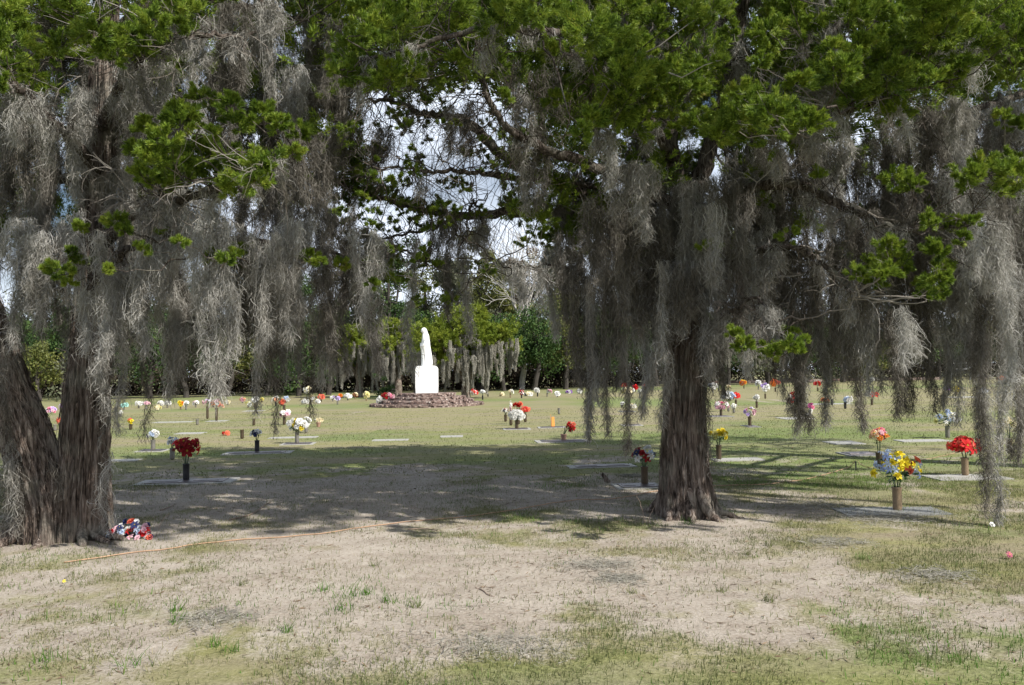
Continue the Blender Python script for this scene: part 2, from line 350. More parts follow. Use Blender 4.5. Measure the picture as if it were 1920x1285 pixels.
i = np.arange(ny - 1)[:, None] * nx; j = np.arange(nx - 1)[None]
g = G(); g.add(np.stack([X, Y, Z], -1), np.stack([i + j, i + j + 1, i + j + 1 + nx, i + j + nx], -1).reshape(-1, 4))
M, N, L, B = mat("lawn_soil"); B.inputs['Roughness'].default_value = .95; B.inputs['Specular IOR Level'].default_value = .1
tco = N.new("ShaderNodeTexCoord")
def nz(scale, detail=6, rough=.6, vec=None, sc=None):
    n_ = N.new("ShaderNodeTexNoise"); n_.inputs['Scale'].default_value = scale; n_.inputs['Detail'].default_value = detail; n_.inputs['Roughness'].default_value = rough
    if sc:
        q_ = N.new("ShaderNodeMapping"); q_.inputs['Scale'].default_value = sc; L.new(tco.outputs['Object'], q_.inputs[0]); L.new(q_.outputs[0], n_.inputs[0])
    else: L.new(tco.outputs['Object'], n_.inputs[0])
    return n_
def mixc(fac, a, b):
    x_ = N.new("ShaderNodeMixRGB"); L.new(fac, x_.inputs[0]); L.new(a, x_.inputs[1]); L.new(b, x_.inputs[2]); return x_.outputs[0]
def math_(op, a, b, c=None):
    x_ = N.new("ShaderNodeMath"); x_.operation = op; x_.use_clamp = True
    for k_, v_ in enumerate((a, b, c)):
        if v_ is None: continue
        if isinstance(v_, (int, float)): x_.inputs[k_].default_value = v_
        else: L.new(v_, x_.inputs[k_])
    return x_.outputs[0]
at1 = N.new("ShaderNodeAttribute"); at1.attribute_name = "bare"; at2 = N.new("ShaderNodeAttribute"); at2.attribute_name = "green"
fine = nz(38, 8, .7); mid = nz(7, 7, .65); big = nz(.6, 5, .55); big2 = nz(1.4, 6, .6, sc=(.7, 1.2, 1)); streak = nz(1.1, 7, .6, sc=(.35, 1.3, 1))
sandc = ramp(N, [(.32, (.13, .10, .078)), (.44, (.30, .258, .215)), (.56, (.415, .372, .322)), (.78, (.54, .50, .45))]); L.new(math_('MULTIPLY_ADD', fine.outputs[0], .45, math_('MULTIPLY_ADD', mid.outputs[0], .25, math_('MULTIPLY', big2.outputs[0], .30))), sandc.inputs[0])
dryc = ramp(N, [(.30, (.135, .112, .075)), (.5, (.28, .245, .165)), (.7, (.43, .385, .285))]); L.new(math_('MULTIPLY_ADD', fine.outputs[0], .6, math_('MULTIPLY', streak.outputs[0], .4)), dryc.inputs[0])
olc = ramp(N, [(.30, (.11, .115, .045)), (.5, (.225, .22, .095)), (.7, (.33, .31, .155))]); L.new(math_('MULTIPLY_ADD', fine.outputs[0], .5, math_('MULTIPLY', mid.outputs[0], .5)), olc.inputs[0])
grc = ramp(N, [(.30, (.05, .10, .022)), (.5, (.11, .19, .04)), (.7, (.19, .27, .07))]); L.new(fine.outputs[0], grc.inputs[0])
fieldmix = ramp(N, [(.40, (0, 0, 0)), (.60, (1, 1, 1))]); L.new(streak.outputs[0], fieldmix.inputs[0])
base = mixc(fieldmix.outputs[0], dryc.outputs[0], olc.outputs[0])
gm = math_('MULTIPLY', math_('SUBTRACT', at2.outputs['Fac'], at1.outputs['Fac']), math_('MULTIPLY', mid.outputs[0], 1.2)); base = mixc(gm, base, grc.outputs[0])
bt = math_('MULTIPLY_ADD', math_('SUBTRACT', math_('MULTIPLY_ADD', fine.outputs[0], .9, math_('MULTIPLY', at1.outputs['Fac'], .75)), .50, None), 2.0, 0.0)
base = mixc(bt, base, sandc.outputs[0])
L.new(base, B.inputs['Base Color'])
bp = N.new("ShaderNodeBump"); bp.inputs['Strength'].default_value = .8; bp.inputs['Distance'].default_value = .03
L.new(math_('MULTIPLY_ADD', fine.outputs[0], .5, math_('MULTIPLY', mid.outputs[0], .5)), bp.inputs['Height']); L.new(bp.outputs[0], B.inputs['Normal'])
lawn = g.build("ground", M, smooth=True); tag(lawn, kind='structure', label="patchy lawn of sand, straw and short grass across the cemetery")
bare, green = masks(X, Y)
for nm, A in (("bare", bare), ("green", green)):
    at = lawn.data.attributes.new(nm, 'FLOAT', 'POINT'); at.data.foreach_set("value", A.ravel().astype(np.float32))

def blades(n, x0, x1, y0, y1, hmin, hmax, wd, dens, seed, M_, name, label, lean=.5):
    rg = np.random.default_rng(seed); x = rg.uniform(x0, x1, n); y = rg.uniform(y0, y1, n) ; k = dens(x, y) > rg.random(n)
    k &= np.abs(x) < y * .70 + 2.6 + rg.random(n) * 1.5
    x, y = x[k], y[k]; n = len(x); z = height(x, y)
    h = rg.uniform(hmin, hmax, n) * rg.uniform(.4, 1, n); a = rg.uniform(0, 6.283, n); ln = rg.normal(0, lean, n)
    d = np.stack([np.cos(a), np.sin(a)], -1); s = np.stack([-d[:, 1], d[:, 0]], -1)
    w = wd * rg.uniform(.6, 1.3, n); b = np.stack([x, y], -1)
    def lv(t, ww): 
        c = b + d * (ln * h * t ** 1.6)[:, None]; zz = z + h * t * np.sqrt(np.clip(1 - (ln * t * .5) ** 2, .15, 1)) - .004
        return np.concatenate([c - s * (w * ww)[:, None], zz[:, None]], 1), np.concatenate([c + s * (w * ww)[:, None], zz[:, None]], 1)
    l0, r0_ = lv(0., 1); l1, r1 = lv(.55, .8); l2, _ = lv(1., 0.)
    V = np.stack([l0, r0_, r1, l1, l2], 1).reshape(-1, 3); q = np.arange(n)[:, None] * 5
    g = G(); g.add(V, q + np.array([[0, 1, 2, 3]]), None); g.t.append(q + np.array([[3, 2, 4]])); g.tm.append(np.zeros(n))
    return tag(g.build(name, M_), label=label, cat='grass', kind='stuff')
def d1(x, y):
    b, gr = masks(x, y); return .03 + np.clip((1.12 - b) * np.clip((fbm(x * 1.7, y * 1.7 + 50, 1, 3) - .34) * 3.2, 0.02, 1), 0.02, 1)
def d2(x, y):
    b, gr = masks(x, y); return .012 +  np.clip(gr - .5 * b, 0.0, 1) * np.clip((fbm(x * 2.6, y * 2.6 + 20, 1, 3) - .40) * 4, 0, 1)
blades(800000, -11, 11, 3.4, 12, .018, .06, .0022, d1, 11, M_grass, "dry_grass", "short dry olive and straw grass thinly covering the sandy foreground", .8)
blades(210000, -11, 11, 3.4, 12, .03, .075, .0026, d2, 12, M_bgr, "green_grass", "scattered fresh green grass patches in the sandy foreground", .6)
blades(290000, -27, 27, 12, 36, .03, .055, .007, lambda x, y: .15 + .5 * masks(x, y)[1], 13, M_grass, "lawn_grass", "short mown lawn grass between the grave markers", .7)
# tufts standing alone on the sand
TUF = [(250,1250,.13),(640,1150,.11),(655,1120,.13),(1300,1145,.0),(330,1150,.08),(1060,0,.0),(600,1110,.09),(690,1115,.08),(725,1130,.09),(780,1140,.07),(330,1170,.08),(400,1215,.08),(455,1100,.07),(540,1190,.08),(430,1225,.08),(700,1060,.06),(1620,1050,.08),(1440,1025,.07),(1290,985,.09),(90,1240,.10),(1185,1110,.06),(1350,1110,.06),(1440,1130,.07),(1400,1040,.07)]
for px, py, h in TUF:
    if not py or not h: continue
    c = ground(px, py); rg = np.random.default_rng(int(px)); n = 26; P = np.zeros((n, 4, 3)); a = rg.uniform(0, 6.28, n); u = np.linspace(0, 1, 4)[None]
    o_ = rg.normal(0, h * .35, (n, 2)); sp = rg.uniform(.1, .8, n)[:, None] * h; hh = (h * rg.uniform(.4, 1.1, n))[:, None]
    P[..., 0] = c[0] + o_[:, :1] + np.cos(a)[:, None] * sp * u ** 1.5; P[..., 1] = c[1] + o_[:, 1:] + np.sin(a)[:, None] * sp * u ** 1.5; P[..., 2] = hh * u - .005 + height(c[0], c[1])
    g = G(); ribbons(g, P, .006 * np.linspace(1, .2, 4)[None] * np.ones((n, 1)), rg)
    side = "left" if px < 640 else ("middle" if px < 1200 else "right")
    tag(g.build("grass_tuft", M_bgr if h > .07 else M_grass, loc=(c[0], c[1], 0)), "%s green grass tuft on pale sand, %s foreground, %s" % ({0: 'spiky', 1: 'thin', 2: 'bushy'}[int(px) % 3], side, "near the bottom" if py > 1180 else ("half way up" if py > 1090 else "close to the shade")), "grass tuft", "grass tufts on the sand")
# litter: chips, needles, curls
rg = np.random.default_rng(5); n = 34000; x = rg.uniform(-10, 10, n); y = rg.uniform(3.6, 14, n); k = (np.abs(x) < y * .7 + 3) & (fbm(x * 1.1, y * 1.1 + 30, 3, 3) > rg.uniform(.3, .62, n)); x, y = x[k], y[k]; n = len(x)
a = rg.uniform(0, 6.28, n); ln = rg.uniform(.008, .04, n); d = np.stack([np.cos(a), np.sin(a), rg.normal(0, .15, n)], -1) * ln[:, None]; sd_ = np.stack([-np.sin(a), np.cos(a), rg.normal(0, .4, n)], -1) * rg.uniform(.0015, .005, n)[:, None]
b = np.stack([x, y, height(x, y) + .006], -1); g = G(); g.add(np.stack([b - d, b - sd_, b + d, b + sd_], 1), np.arange(n * 4).reshape(-1, 4))
tag(g.build("leaf_litter", M_lit), "brown cedar needles, chips and dead leaves strewn over the sand", "leaf litter", kind='stuff')
# fallen moss wads, things
def wad(px, py, r, label, n=260):
    c = ground(px, py); rg = np.random.default_rng(int(px + py)); n = int(n * .9); st = rg.normal(0, .6, (n, 3)) * np.array([r * 1.2, r * .8, .006]); P = [st]
    for _ in range(6): P.append(P[-1] + rg.normal(0, .03, (n, 3)) * np.array([1, 1, .2]))
    P = np.stack(P, 1); P[..., 2] = np.abs(P[..., 2]) + .006 + height(c[0], c[1]); P[..., :2] += c[:2]
    g = G(); ribbons(g, P, np.full(P.shape[:2], .004), rg); tag(g.build("fallen_moss", M_fmoss, loc=(c[0], c[1], 0)), label, "moss clump", "grey moss fallen on the ground")
wad(1660, 972, .42, "large pale heap of fallen grey moss in front of the bright bouquet marker", 900)
wad(1130, 1062, .22, "dark grey wad of fallen moss on the sand below the large right trunk")
wad(1165, 1085, .14, "small grey wisp of fallen moss on the sand beside a larger wad")
wad(1560, 1020, .22, "thin grey fallen moss on brown ground right of the trunk roots")
wad(1750, 1080, .20, "loose flat grey fallen moss in grass near right edge")
wad(930, 1212, .26, "faint grey fallen moss streak at front centre on pale sand")
wad(600, 965, .3, "pale tangle of fallen moss at left end of the cord in the shade")
wad(1520, 950, .3, "long grey fallen moss beside the marker of the bright bouquet", 500)
wad(400, 1165, .2, "grey-green fallen moss in the left foreground grass")
wad(1185, 893, .12, "small mound of dry moss at the broken stump in the shade", 500)
# twigs on the ground
M_gt = plain("fallen_twig_bark", (.25, .19, .15), .9, .3, 20)
for k, (pts, r, lab) in enumerate([([(892,1103),(905,1108),(918,1118),(928,1120)], .005, "short dark bent twig lying on pale sand in front centre"),
        ([(430,975),(470,966),(495,950),(507,944)], .010, "pale curved stick lying in the shade left of centre"),
        ([(300,958),(318,952),(330,946)], .008, "short pale stick at the shade edge behind the red and white flowers"),
        ([(1210,985),(1203,950),(1193,930)], .004, "thin dry stalk leaning left beside the large right trunk"),
        ([(1214,985),(1222,960),(1230,945)], .004, "thin dry stalk leaning right beside the large right trunk"),
        ([(291,1008),(305,975),(318,962)], .003, "tall dry grass stalk beside the red and white flowers"),
        ([(765,992),(800,991),(822,994)], .008, "small reddish stick lying flat at the front edge of the shade")]):
    P = []
    for q, (px, py) in enumerate(pts):
        if k in (3, 4, 5):
            b_ = ground(*pts[0]); P.append(atd(px, py, b_[1]))
        else: p_ = ground(px, py); p_[2] = r + height(p_[0], p_[1]); P.append(p_)
    g = G(); P = smooth_line(P, 12, .003); tube(g, P, np.linspace(r, r * .5, 12), 5); tag(g.build("fallen_twig" if k not in (3, 4, 5) else "dry_stalk", M_gt, loc=P[0]), lab, "twig")

# ---------------------------------------------------------------- orange extension cord
M_cord = plain("orange_cord", (.40, .25, .155), .5, .2, 8)
def cord(pts, name, label, r=.006, z=.012, M_=None):
    P = [ground(px, py, z if not dz else dz) if dz is None or True else 0 for px, py, dz in [(a + (None,))[:3] for a in pts]]
    P = np.array(P); P = smooth_line(P, len(P) * 8); low = P[:, 2] < .02; P[low, 2] = .010 + height(P[low, 0], P[low, 1])
    g = G(); tube(g, P, r, 6); o = g.build(name, M_ or M_cord, loc=P[0], smooth=True); tag(o, label, "cord"); return o
cord([(120,1054),(180,1046),(240,1037),(300,1031),(360,1020),(420,1014),(480,1009),(540,1005),(612,999),(700,985),(780,974),(860,969),(937,959),(1010,947),(1080,937),(1150,934),(1225,922),(1300,916),(1340,911),(1437,907),(1500,899),(1560,886),(1588,877),(1598,871,.06),(1604,863,.14)], "extension_cord", "faded orange extension cord snaking across the ground up to a small black stake", .0055)
cord([(1607,863,.14),(1612,868,.02),(1630,876),(1680,872),(1720,863),(1765,855),(1830,840),(1880,833),(1925,828)], "extension_cord", "faded orange cord running right from the small black stake past the red bouquet", .0045)
c = ground(1605, 882); g = G(); tube(g, [c, c + [0, 0, .1], c + [0, 0, .14]], [.012, .012, .014], 8)
tag(g.build("cord_stake", plain("black_plastic", (.03, .03, .03), .5), loc=c), "small black stake holding up the orange cord", "stake")

# ---------------------------------------------------------------- statue on its pedestal and brick steps
M_white = plain("white_painted_stone", (.80, .80, .79), .55, .05, 3, bump=.15, bscale=25)
mc = ground(795, 765); MC = np.array([mc[0] - .16, mc[1] + 2.9, 0.0])
sc35 = MC[1] / F
M, N, L, B = mat("old_brick"); B.inputs['Roughness'].default_value = .9
ge = N.new("ShaderNodeNewGeometry"); tb = N.new("ShaderNodeTexCoord"); nb_ = N.new("ShaderNodeTexNoise"); nb_.inputs['Scale'].default_value = 9; nb_.inputs['Detail'].default_value = 6
L.new(tb.outputs['Object'], nb_.inputs[0]); mth = N.new("ShaderNodeMath"); mth.operation = 'MULTIPLY_ADD'; mth.inputs[1].default_value = .55
ml = N.new("ShaderNodeMath"); ml.operation = 'MULTIPLY_ADD'; ml.inputs[1].default_value = .9; ml.inputs[2].default_value = -.2; L.new(nb_.outputs[0], ml.inputs[0])
L.new(ge.outputs['Random Per Island'], mth.inputs[0]); L.new(ml.outputs[0], mth.inputs[2])
r = ramp(N, [(.1, (.06, .042, .036)), (.4, (.17, .115, .098)), (.65, (.27, .20, .175)), (.95, (.42, .37, .335))]); L.new(mth.outputs[0], r.inputs[0]); L.new(r.outputs[0], B.inputs['Base Color'])
M_brick = M
M_mortar = plain("mortar", (.13, .10, .085), .95, .3, 8)
plat = empty("brick_platform", MC, "round stepped platform of old red brick under the white statue", "platform")
rg = np.random.default_rng(21); hb = 0.0
for k, (rad, th) in enumerate([(2.95, .15), (2.45, .17), (2.0, .17), (1.5, .17)]):
    g = G(); g.mi = 0
    for cs in range(2):
        z0 = hb + cs * th / 2 + th / 4; nn = int(2 * math.pi * rad / .135)
        for q in range(nn):
            a = (q + .5 * cs) / nn * 2 * math.pi; rr = rad - .10 + rg.normal(0, .035)
            if rg.random() < .13 and cs == 1: continue
            box(g, (MC[0] + rr * math.cos(a), MC[1] + rr * math.sin(a), z0 + rg.normal(0, .012)), (.10, math.pi * rad / nn * .90, th / 4 * .86), a + rg.normal(0, .03))
    # tread bricks
    for ring in range(2):
        rr0 = rad - .30 - ring * .21; nn = int(2 * math.pi * rr0 / .14)
        if rr0 < .9: continue
        for q in range(nn):
            a = (q + .5 * ring) / nn * 2 * math.pi
            box(g, (MC[0] + rr0 * math.cos(a), MC[1] + rr0 * math.sin(a), hb + th - .03 + rg.normal(0, .004)), (.095, math.pi * rr0 / nn * .88, .03), a)
    g.mi = 1; lathe(g, [(rad - .06, hb), (rad - .06, hb + th - .012), (rad - .8 if k < 3 else .001, hb + th - .010)], MC, 40)
    g.build("brick_tier", [M_brick, M_mortar], plat); hb += th
zt = hb
stat = empty("statue", (MC[0], MC[1], zt), "white statue of a robed veiled figure with bowed head on a white pedestal", "statue")
# pedestal: chamfered slab
pw, ph, pd = .56, 1.42, .52
prof = [(-pw * .97, 0), (pw * .97, 0), (pw, ph * .25), (pw, ph - .16), (pw - .06, ph - .05), (pw - .15, ph), (-pw + .13, ph), (-pw + .05, ph - .05), (-pw, ph - .17), (-pw, ph * .25)]
bm_v = []; n = len(prof)
for yy, s_ in ((-pd, .97), (-pd + .03, 1), (pd - .03, 1), (pd, .97)): bm_v += [(MC[0] + x * s_, MC[1] + yy, zt + (z if z else 0) * (1 if s_ == 1 else .985)) for x, z in prof]
qs = [[s_ * n + a, s_ * n + (a + 1) % n, (s_ + 1) * n + (a + 1) % n, (s_ + 1) * n + a] for s_ in range(3) for a in range(n)]
g = G(); v = np.array(bm_v); cf = len(v); v = np.concatenate([v, [[MC[0], MC[1] - pd, zt + ph / 2], [MC[0], MC[1] + pd, zt + ph / 2]]])
g.add(v, qs, [[a, cf, (a + 1) % n][::-1] for a in range(n)] + [[3 * n + a, cf + 1, 3 * n + (a + 1) % n] for a in range(n)])
g.build("pedestal", M_white, stat)
zs = zt + ph
secs = [(-.002,-.27,.26,.24),(.08,-.28,.29,.26),(.2,-.28,.30,.26),(.43,-.275,.275,.25),(.70,-.27,.245,.245),(.86,-.29,.22,.25),(.97,-.33,.20,.26),(1.05,-.335,.19,.27),(1.13,-.30,.18,.27),(1.28,-.245,.165,.26),(1.42,-.235,.155,.25),(1.52,-.225,.15,.225),(1.60,-.21,.135,.18),(1.66,-.20,.115,.135),(1.71,-.205,.09,.11),(1.76,-.235,.07,.108),(1.81,-.265,.055,.115),(1.86,-.28,.045,.118),(1.91,-.275,.03,.115),(1.96,-.255,.005,.10),(2.0,-.22,-.035,.075),(2.025,-.165,-.085,.03)]
A_ = np.array(secs); zz = np.linspace(A_[0, 0], A_[-1, 0], 110)
x0 = np.interp(zz, A_[:, 0], A_[:, 1]); x1 = np.interp(zz, A_[:, 0], A_[:, 2]); dy = np.interp(zz, A_[:, 0], A_[:, 3])
for _ in range(2):
    for arr in (x0, x1, dy): arr[1:-1] = (arr[:-2] + 2 * arr[1:-1] + arr[2:]) / 4
k = 96; a = np.linspace(0, 2 * math.pi, k, endpoint=False); Aa, ZZ = np.meshgrid(a, zz)
fold = (np.sin(11 * Aa + 1.2 * np.sin(2 * ZZ)) * .03 + np.sin(17 * Aa + 3 * ZZ) * .016) * np.clip((1.62 - ZZ) / .4, 0, 1) + np.sin(9 * Aa + 6 * ZZ) * .012
dia = np.exp(-((ZZ - 1.0 - .25 * np.cos(Aa)) / .05) ** 2) * .05     # edge of the shawl
rx = ((x1 - x0) / 2)[:, None] * (1 + fold + dia); ry = dy[:, None] * (1 + fold + dia)
Vx = MC[0] + ((x0 + x1) / 2)[:, None] + np.sign(np.cos(Aa)) * np.abs(np.cos(Aa)) ** .85 * rx
face = np.clip(-np.cos(Aa), 0, 1) ** 6
Vx -= face * (np.exp(-((ZZ - 1.83) / .022) ** 2) * .03 - np.exp(-((ZZ - 1.865) / .018) ** 2) * .012 + np.exp(-((ZZ - 1.785) / .016) ** 2) * .012 - np.exp(-((ZZ - 1.74) / .02) ** 2) * .03)
Vy = MC[1] + np.sin(Aa) * ry
g = G(); i = np.arange(109)[:, None] * k; j = np.arange(k)[None]; j2 = (j + 1) % k
vv = np.concatenate([np.stack([Vx, Vy, zs + ZZ], -1).reshape(-1, 3), [[MC[0] - .125, MC[1], zs + 2.03]]])
g.add(vv, np.stack([i + j, i + j2, i + k + j2, i + k + j], -1).reshape(-1, 4), [[109 * k + q, 109 * k + (q + 1) % k, 110 * k] for q in range(k)])
for s_ in (-1, 1):   # sleeves, forearms and praying hands, sunk into the robe
    P = smooth_line([(MC[0] - .02, MC[1] + s_ * .22, zs + 1.40), (MC[0] - .06, MC[1] + s_ * .25, zs + 1.18), (MC[0] - .16, MC[1] + s_ * .22, zs + 1.04), (MC[0] - .25, MC[1] + s_ * .10, zs + 1.06), (MC[0] - .295, MC[1] + s_ * .035, zs + 1.12)], 16)
    tube(g, P, np.interp(np.linspace(0, 1, 16), [0, .4, .7, 1], [.075, .095, .085, .045]), 12)
    for f_ in range(4):
        b = np.array([MC[0] - .285 - f_ * .006, MC[1] + s_ * .018, zs + 1.11 + f_ * .017]); tube(g, smooth_line([b, b + [-.03, 0, .04], b + [-.05 + .01 * abs(f_ - 1), -s_ * .004, .085]], 6), np.linspace(.012, .007, 6), 6)
    b = np.array([MC[0] - .28, MC[1] + s_ * .03, zs + 1.15]); tube(g, smooth_line([b, b + [-.02, 0, .04], b + [-.03, 0, .065]], 5), np.linspace(.013, .008, 5), 6)
g.build("robed_figure", M_white, stat, smooth=True)

# ---------------------------------------------------------------- flowers
def fmat(name, c, rough=.6):
    a = tuple(x * .78 for x in c); b = tuple(min(1, x * 1.15 + .01) for x in c)
    return leafy("petal_" + name, [(0, a), (.5, c), (1, b)], 14, .25, rough, .25)
FC = dict(red=(.62, .018, .022), dred=(.30, .012, .018), white=(.80, .80, .78), cream=(.78, .70, .48), yellow=(.80, .66, .04), pyel=(.78, .74, .32), pink=(.72, .22, .34), lpink=(.78, .50, .58), mag=(.55, .10, .33), lilac=(.55, .42, .72), purp=(.22, .10, .36), blue=(.33, .43, .72), navy=(.03, .04, .13), orange=(.80, .25, .04), peach=(.82, .47, .30), brown=(.28, .12, .05), teal=(.35, .60, .55), coral=(.72, .16, .10), lblue=(.55, .65, .82))
FM = {k: fmat(k, v) for k, v in FC.items()}
M_fl = leafy("flower_leaves", [(0, (.012, .035, .016)), (.5, (.03, .08, .028)), (1, (.08, .15, .05))], 6, .2, .5, .4)
M_center = plain("flower_centre", (.55, .42, .05), .7, .3, 60)
M_bronze = plain("bronze_vase_metal", (.10, .075, .05), .45, .3, 12, metal=.6, bump=.2)
M_tan = plain("weathered_bronze_vase", (.235, .17, .105), .55, .25, 10, metal=.25, bump=.25)
M_black = plain("black_vase_metal", (.025, .025, .03), .4, .2, 10, metal=.3)
M_clay = plain("pinkish_clay_pot", (.42, .26, .20), .8, .2, 10)
M_gal = plain("grey_vase_metal", (.20, .19, .17), .5, .25, 12, metal=.4)
VM = dict(b=M_bronze, t=M_tan, k=M_black, g=M_gal, c=M_clay)

def petal_bloom(g, R, npet, layers, cup, tipw, seed=0, curl=.3):
    """bloom facing +Z at the origin; petals are bent 2x3 patches"""
    rg = np.random.default_rng(seed)
    for l in range(layers):
        rr = R * (1 - .24 * l); el = cup + .32 * l
        for p_ in range(npet):
            a = 2 * math.pi * (p_ + .5 * l) / npet + rg.normal(0, .09); e = el + rg.normal(0, .12)
            t = np.array([0, .35, .75, 1.0]); w = rr * tipw * np.array([.22, .85, .9, .06])
            er = e - curl * t ** 2; rad = rr * t * np.cos(er); z = rr * t * np.sin(er) + .02 * R * l
            ca, sa = math.cos(a), math.sin(a)
            V = []
            for q in range(4):
                for s_ in (-1, 0, 1):
                    zz_ = z[q] + (abs(s_) * .10 * rr * (t[q] < 1)); V.append((rad[q] * ca - s_ * w[q] * .5 * sa, rad[q] * sa + s_ * w[q] * .5 * ca, zz_))
            Q = [[q * 3 + s_, q * 3 + s_ + 1, q * 3 + s_ + 4, q * 3 + s_ + 3] for q in range(3) for s_ in range(2)]
            g.add(V, Q)
BL = {}
def bloom_mesh(kind, col, v):
    key = (kind, col, v)
    if key in BL: return BL[key]
    g = G(); g.mi = 0; sd = hash((kind, v)) % 1000 if False else v * 17 + len(kind)
    if kind == 'poin':
        petal_bloom(g, 1, 6, 1, .12, .60, sd); petal_bloom(g, .72, 5, 1, .45, .58, sd + 1); petal_bloom(g, .42, 5, 1, .8, .55, sd + 2); g.mi = 1
        for q in range(5): lathe(g, [(.001, .10), (.05, .13), (.05, .19), (.001, .22)], (.09 * math.cos(q * 1.26), .09 * math.sin(q * 1.26), .02), 5)
    elif kind == 'daff':
        petal_bloom(g, 1, 6, 1, .15, .62, sd, .25); g.mi = 1; g.mi = 0
        k_ = 10; lathe(g, [(.14, .02), (.26, .2), (.30, .42), (.42, .54)], (0, 0, 0), k_); g.mi = 1; lathe(g, [(.001, .12), (.12, .14), (.10, .3), (.001, .34)], (0, 0, 0), 6)
    elif kind == 'lily':
        petal_bloom(g, 1, 6, 1, .45, .42, sd, .9); g.mi = 1; lathe(g, [(.03, .1), (.05, .5), (.001, .6)], (0, 0, 0), 5)
    elif kind == 'daisy':
        petal_bloom(g, 1, 12, 1, .10, .30, sd, .2); petal_bloom(g, .78, 11, 1, .35, .28, sd + 1, .2); g.mi = 1; lathe(g, [(.001, .06), (.20, .08), (.16, .2), (.001, .26)], (0, 0, 0), 8)
    elif kind == 'mum':
        for l in range(4): petal_bloom(g, 1 - .14 * l, 12, 1, .0 + .38 * l, .30, sd + l, .1)
        g.mi = 1; lathe(g, [(.001, .3), (.06, .35), (.001, .42)], (0, 0, 0), 5)
    else:  # rose / carnation
        for l, (n_, c_) in enumerate([(6, .35), (5, .7), (5, 1.0), (4, 1.25)]): petal_bloom(g, .95 - .14 * l, n_, 1, c_, .85, sd + l, .15)
        g.mi = 0; lathe(g, [(.001, .3), (.18, .4), (.2, .6), (.001, .72)], (0, 0, 0), 6)
    BL[key] = g.mesh("bloom", [FM[col], M_center if kind != 'lily' else FM['yellow']]); return BL[key]
LEAFM = {}
def leaf_spray(v):
    if v in LEAFM: return LEAFM[v]
    g = G(); rg = np.random.default_rng(v); n = 70
    d = unit(rg.normal(0, 1, (n, 3)) + np.array([0, 0, -.05])); b = d * rg.uniform(.25, .8, (n, 1)); L_ = rg.uniform(.22, .42, (n, 1)); s = unit(np.cross(d, rg.normal(0, 1, (n, 3)))) * L_ * .26
    d2_ = unit(d + rg.normal(0, .4, (n, 3)))
    g.add(np.stack([b, b + d2_ * L_ * .5 - s, b + d2_ * L_, b + d2_ * L_ * .5 + s], 1), np.arange(n * 4).reshape(-1, 4))
    LEAFM[v] = g.mesh("leaves", [M_fl]); return LEAFM[v]
VASE = {}
def vase_mesh(m_, shape):
    if (m_, shape) in VASE: return VASE[(m_, shape)]
    g = G()
    if shape == 'pot': pr = [(.001, 0), (.62, 0), (.72, .06), (.95, .86), (1.05, .88), (1.05, 1.0), (.9, 1.0), (.85, .9), (.001, .85)]
    else: pr = [(.001, .0), (.50, .015), (.82, .07), (.95, .16), (.92, .5), (.95, .93), (1.06, .95), (1.06, 1.0), (.86, 1.0), (.84, .8), (.001, .75)]
    lathe(g, pr, (0, 0, 0), 18); VASE[(m_, shape)] = g.mesh("vase", [VM[m_]], smooth=True); return VASE[(m_, shape)]
def child(name, me, par, loc, rot=None, scale=1.0):
    o = bpy.data.objects.new(name, me); S.collection.objects.link(o); o.parent = par; o.location = loc
    if rot is not None: o.rotation_euler = rot
    o.scale = (scale,) * 3 if np.isscalar(scale) else scale
    return o
def head(par, ctr, rx, rz, cols, kind, nb, br, rg, leaves=True, near=False):
    """blooms set over a rounded head; ctr relative to the parent"""
    pts = []; tries = 0
    while len(pts) < nb and tries < nb * 40:
        tries += 1; d = unit(rg.normal(0, 1, 3)); 
        if d[2] < -.45: continue
        if d[1] > .35: continue
        p = d * np.array([rx, rx * .8, rz]) * rg.uniform(.62, 1.18)
        if all(np.linalg.norm(p - q) > br * .85 for q in pts) or tries > nb * 20: pts.append(p)
    for q, p in enumerate(pts):
        c_ = cols[q % len(cols)]; kd = kind if isinstance(kind, str) else kind[q % len(kind)]
        nrm = Vector(unit(p / np.array([rx, rx, rz]) + rg.normal(0, .34, 3) + np.array([0, -.35, .1])))
        e = nrm.to_track_quat('Z', 'Y').to_euler()
        child("bloom", bloom_mesh(kd, c_, q % 3), par, tuple(ctr + p - np.array(nrm) * br * .2), e, br * rg.uniform(.75, 1.25))
    if leaves: child("leaves", leaf_spray(int(rg.integers(0, 6))), par, tuple(ctr + np.array([0, 0, -.18 * rz])), (0, 0, rg.uniform(0, 6)), (rx * 1.02, rx * 1.0, rz * 1.0))

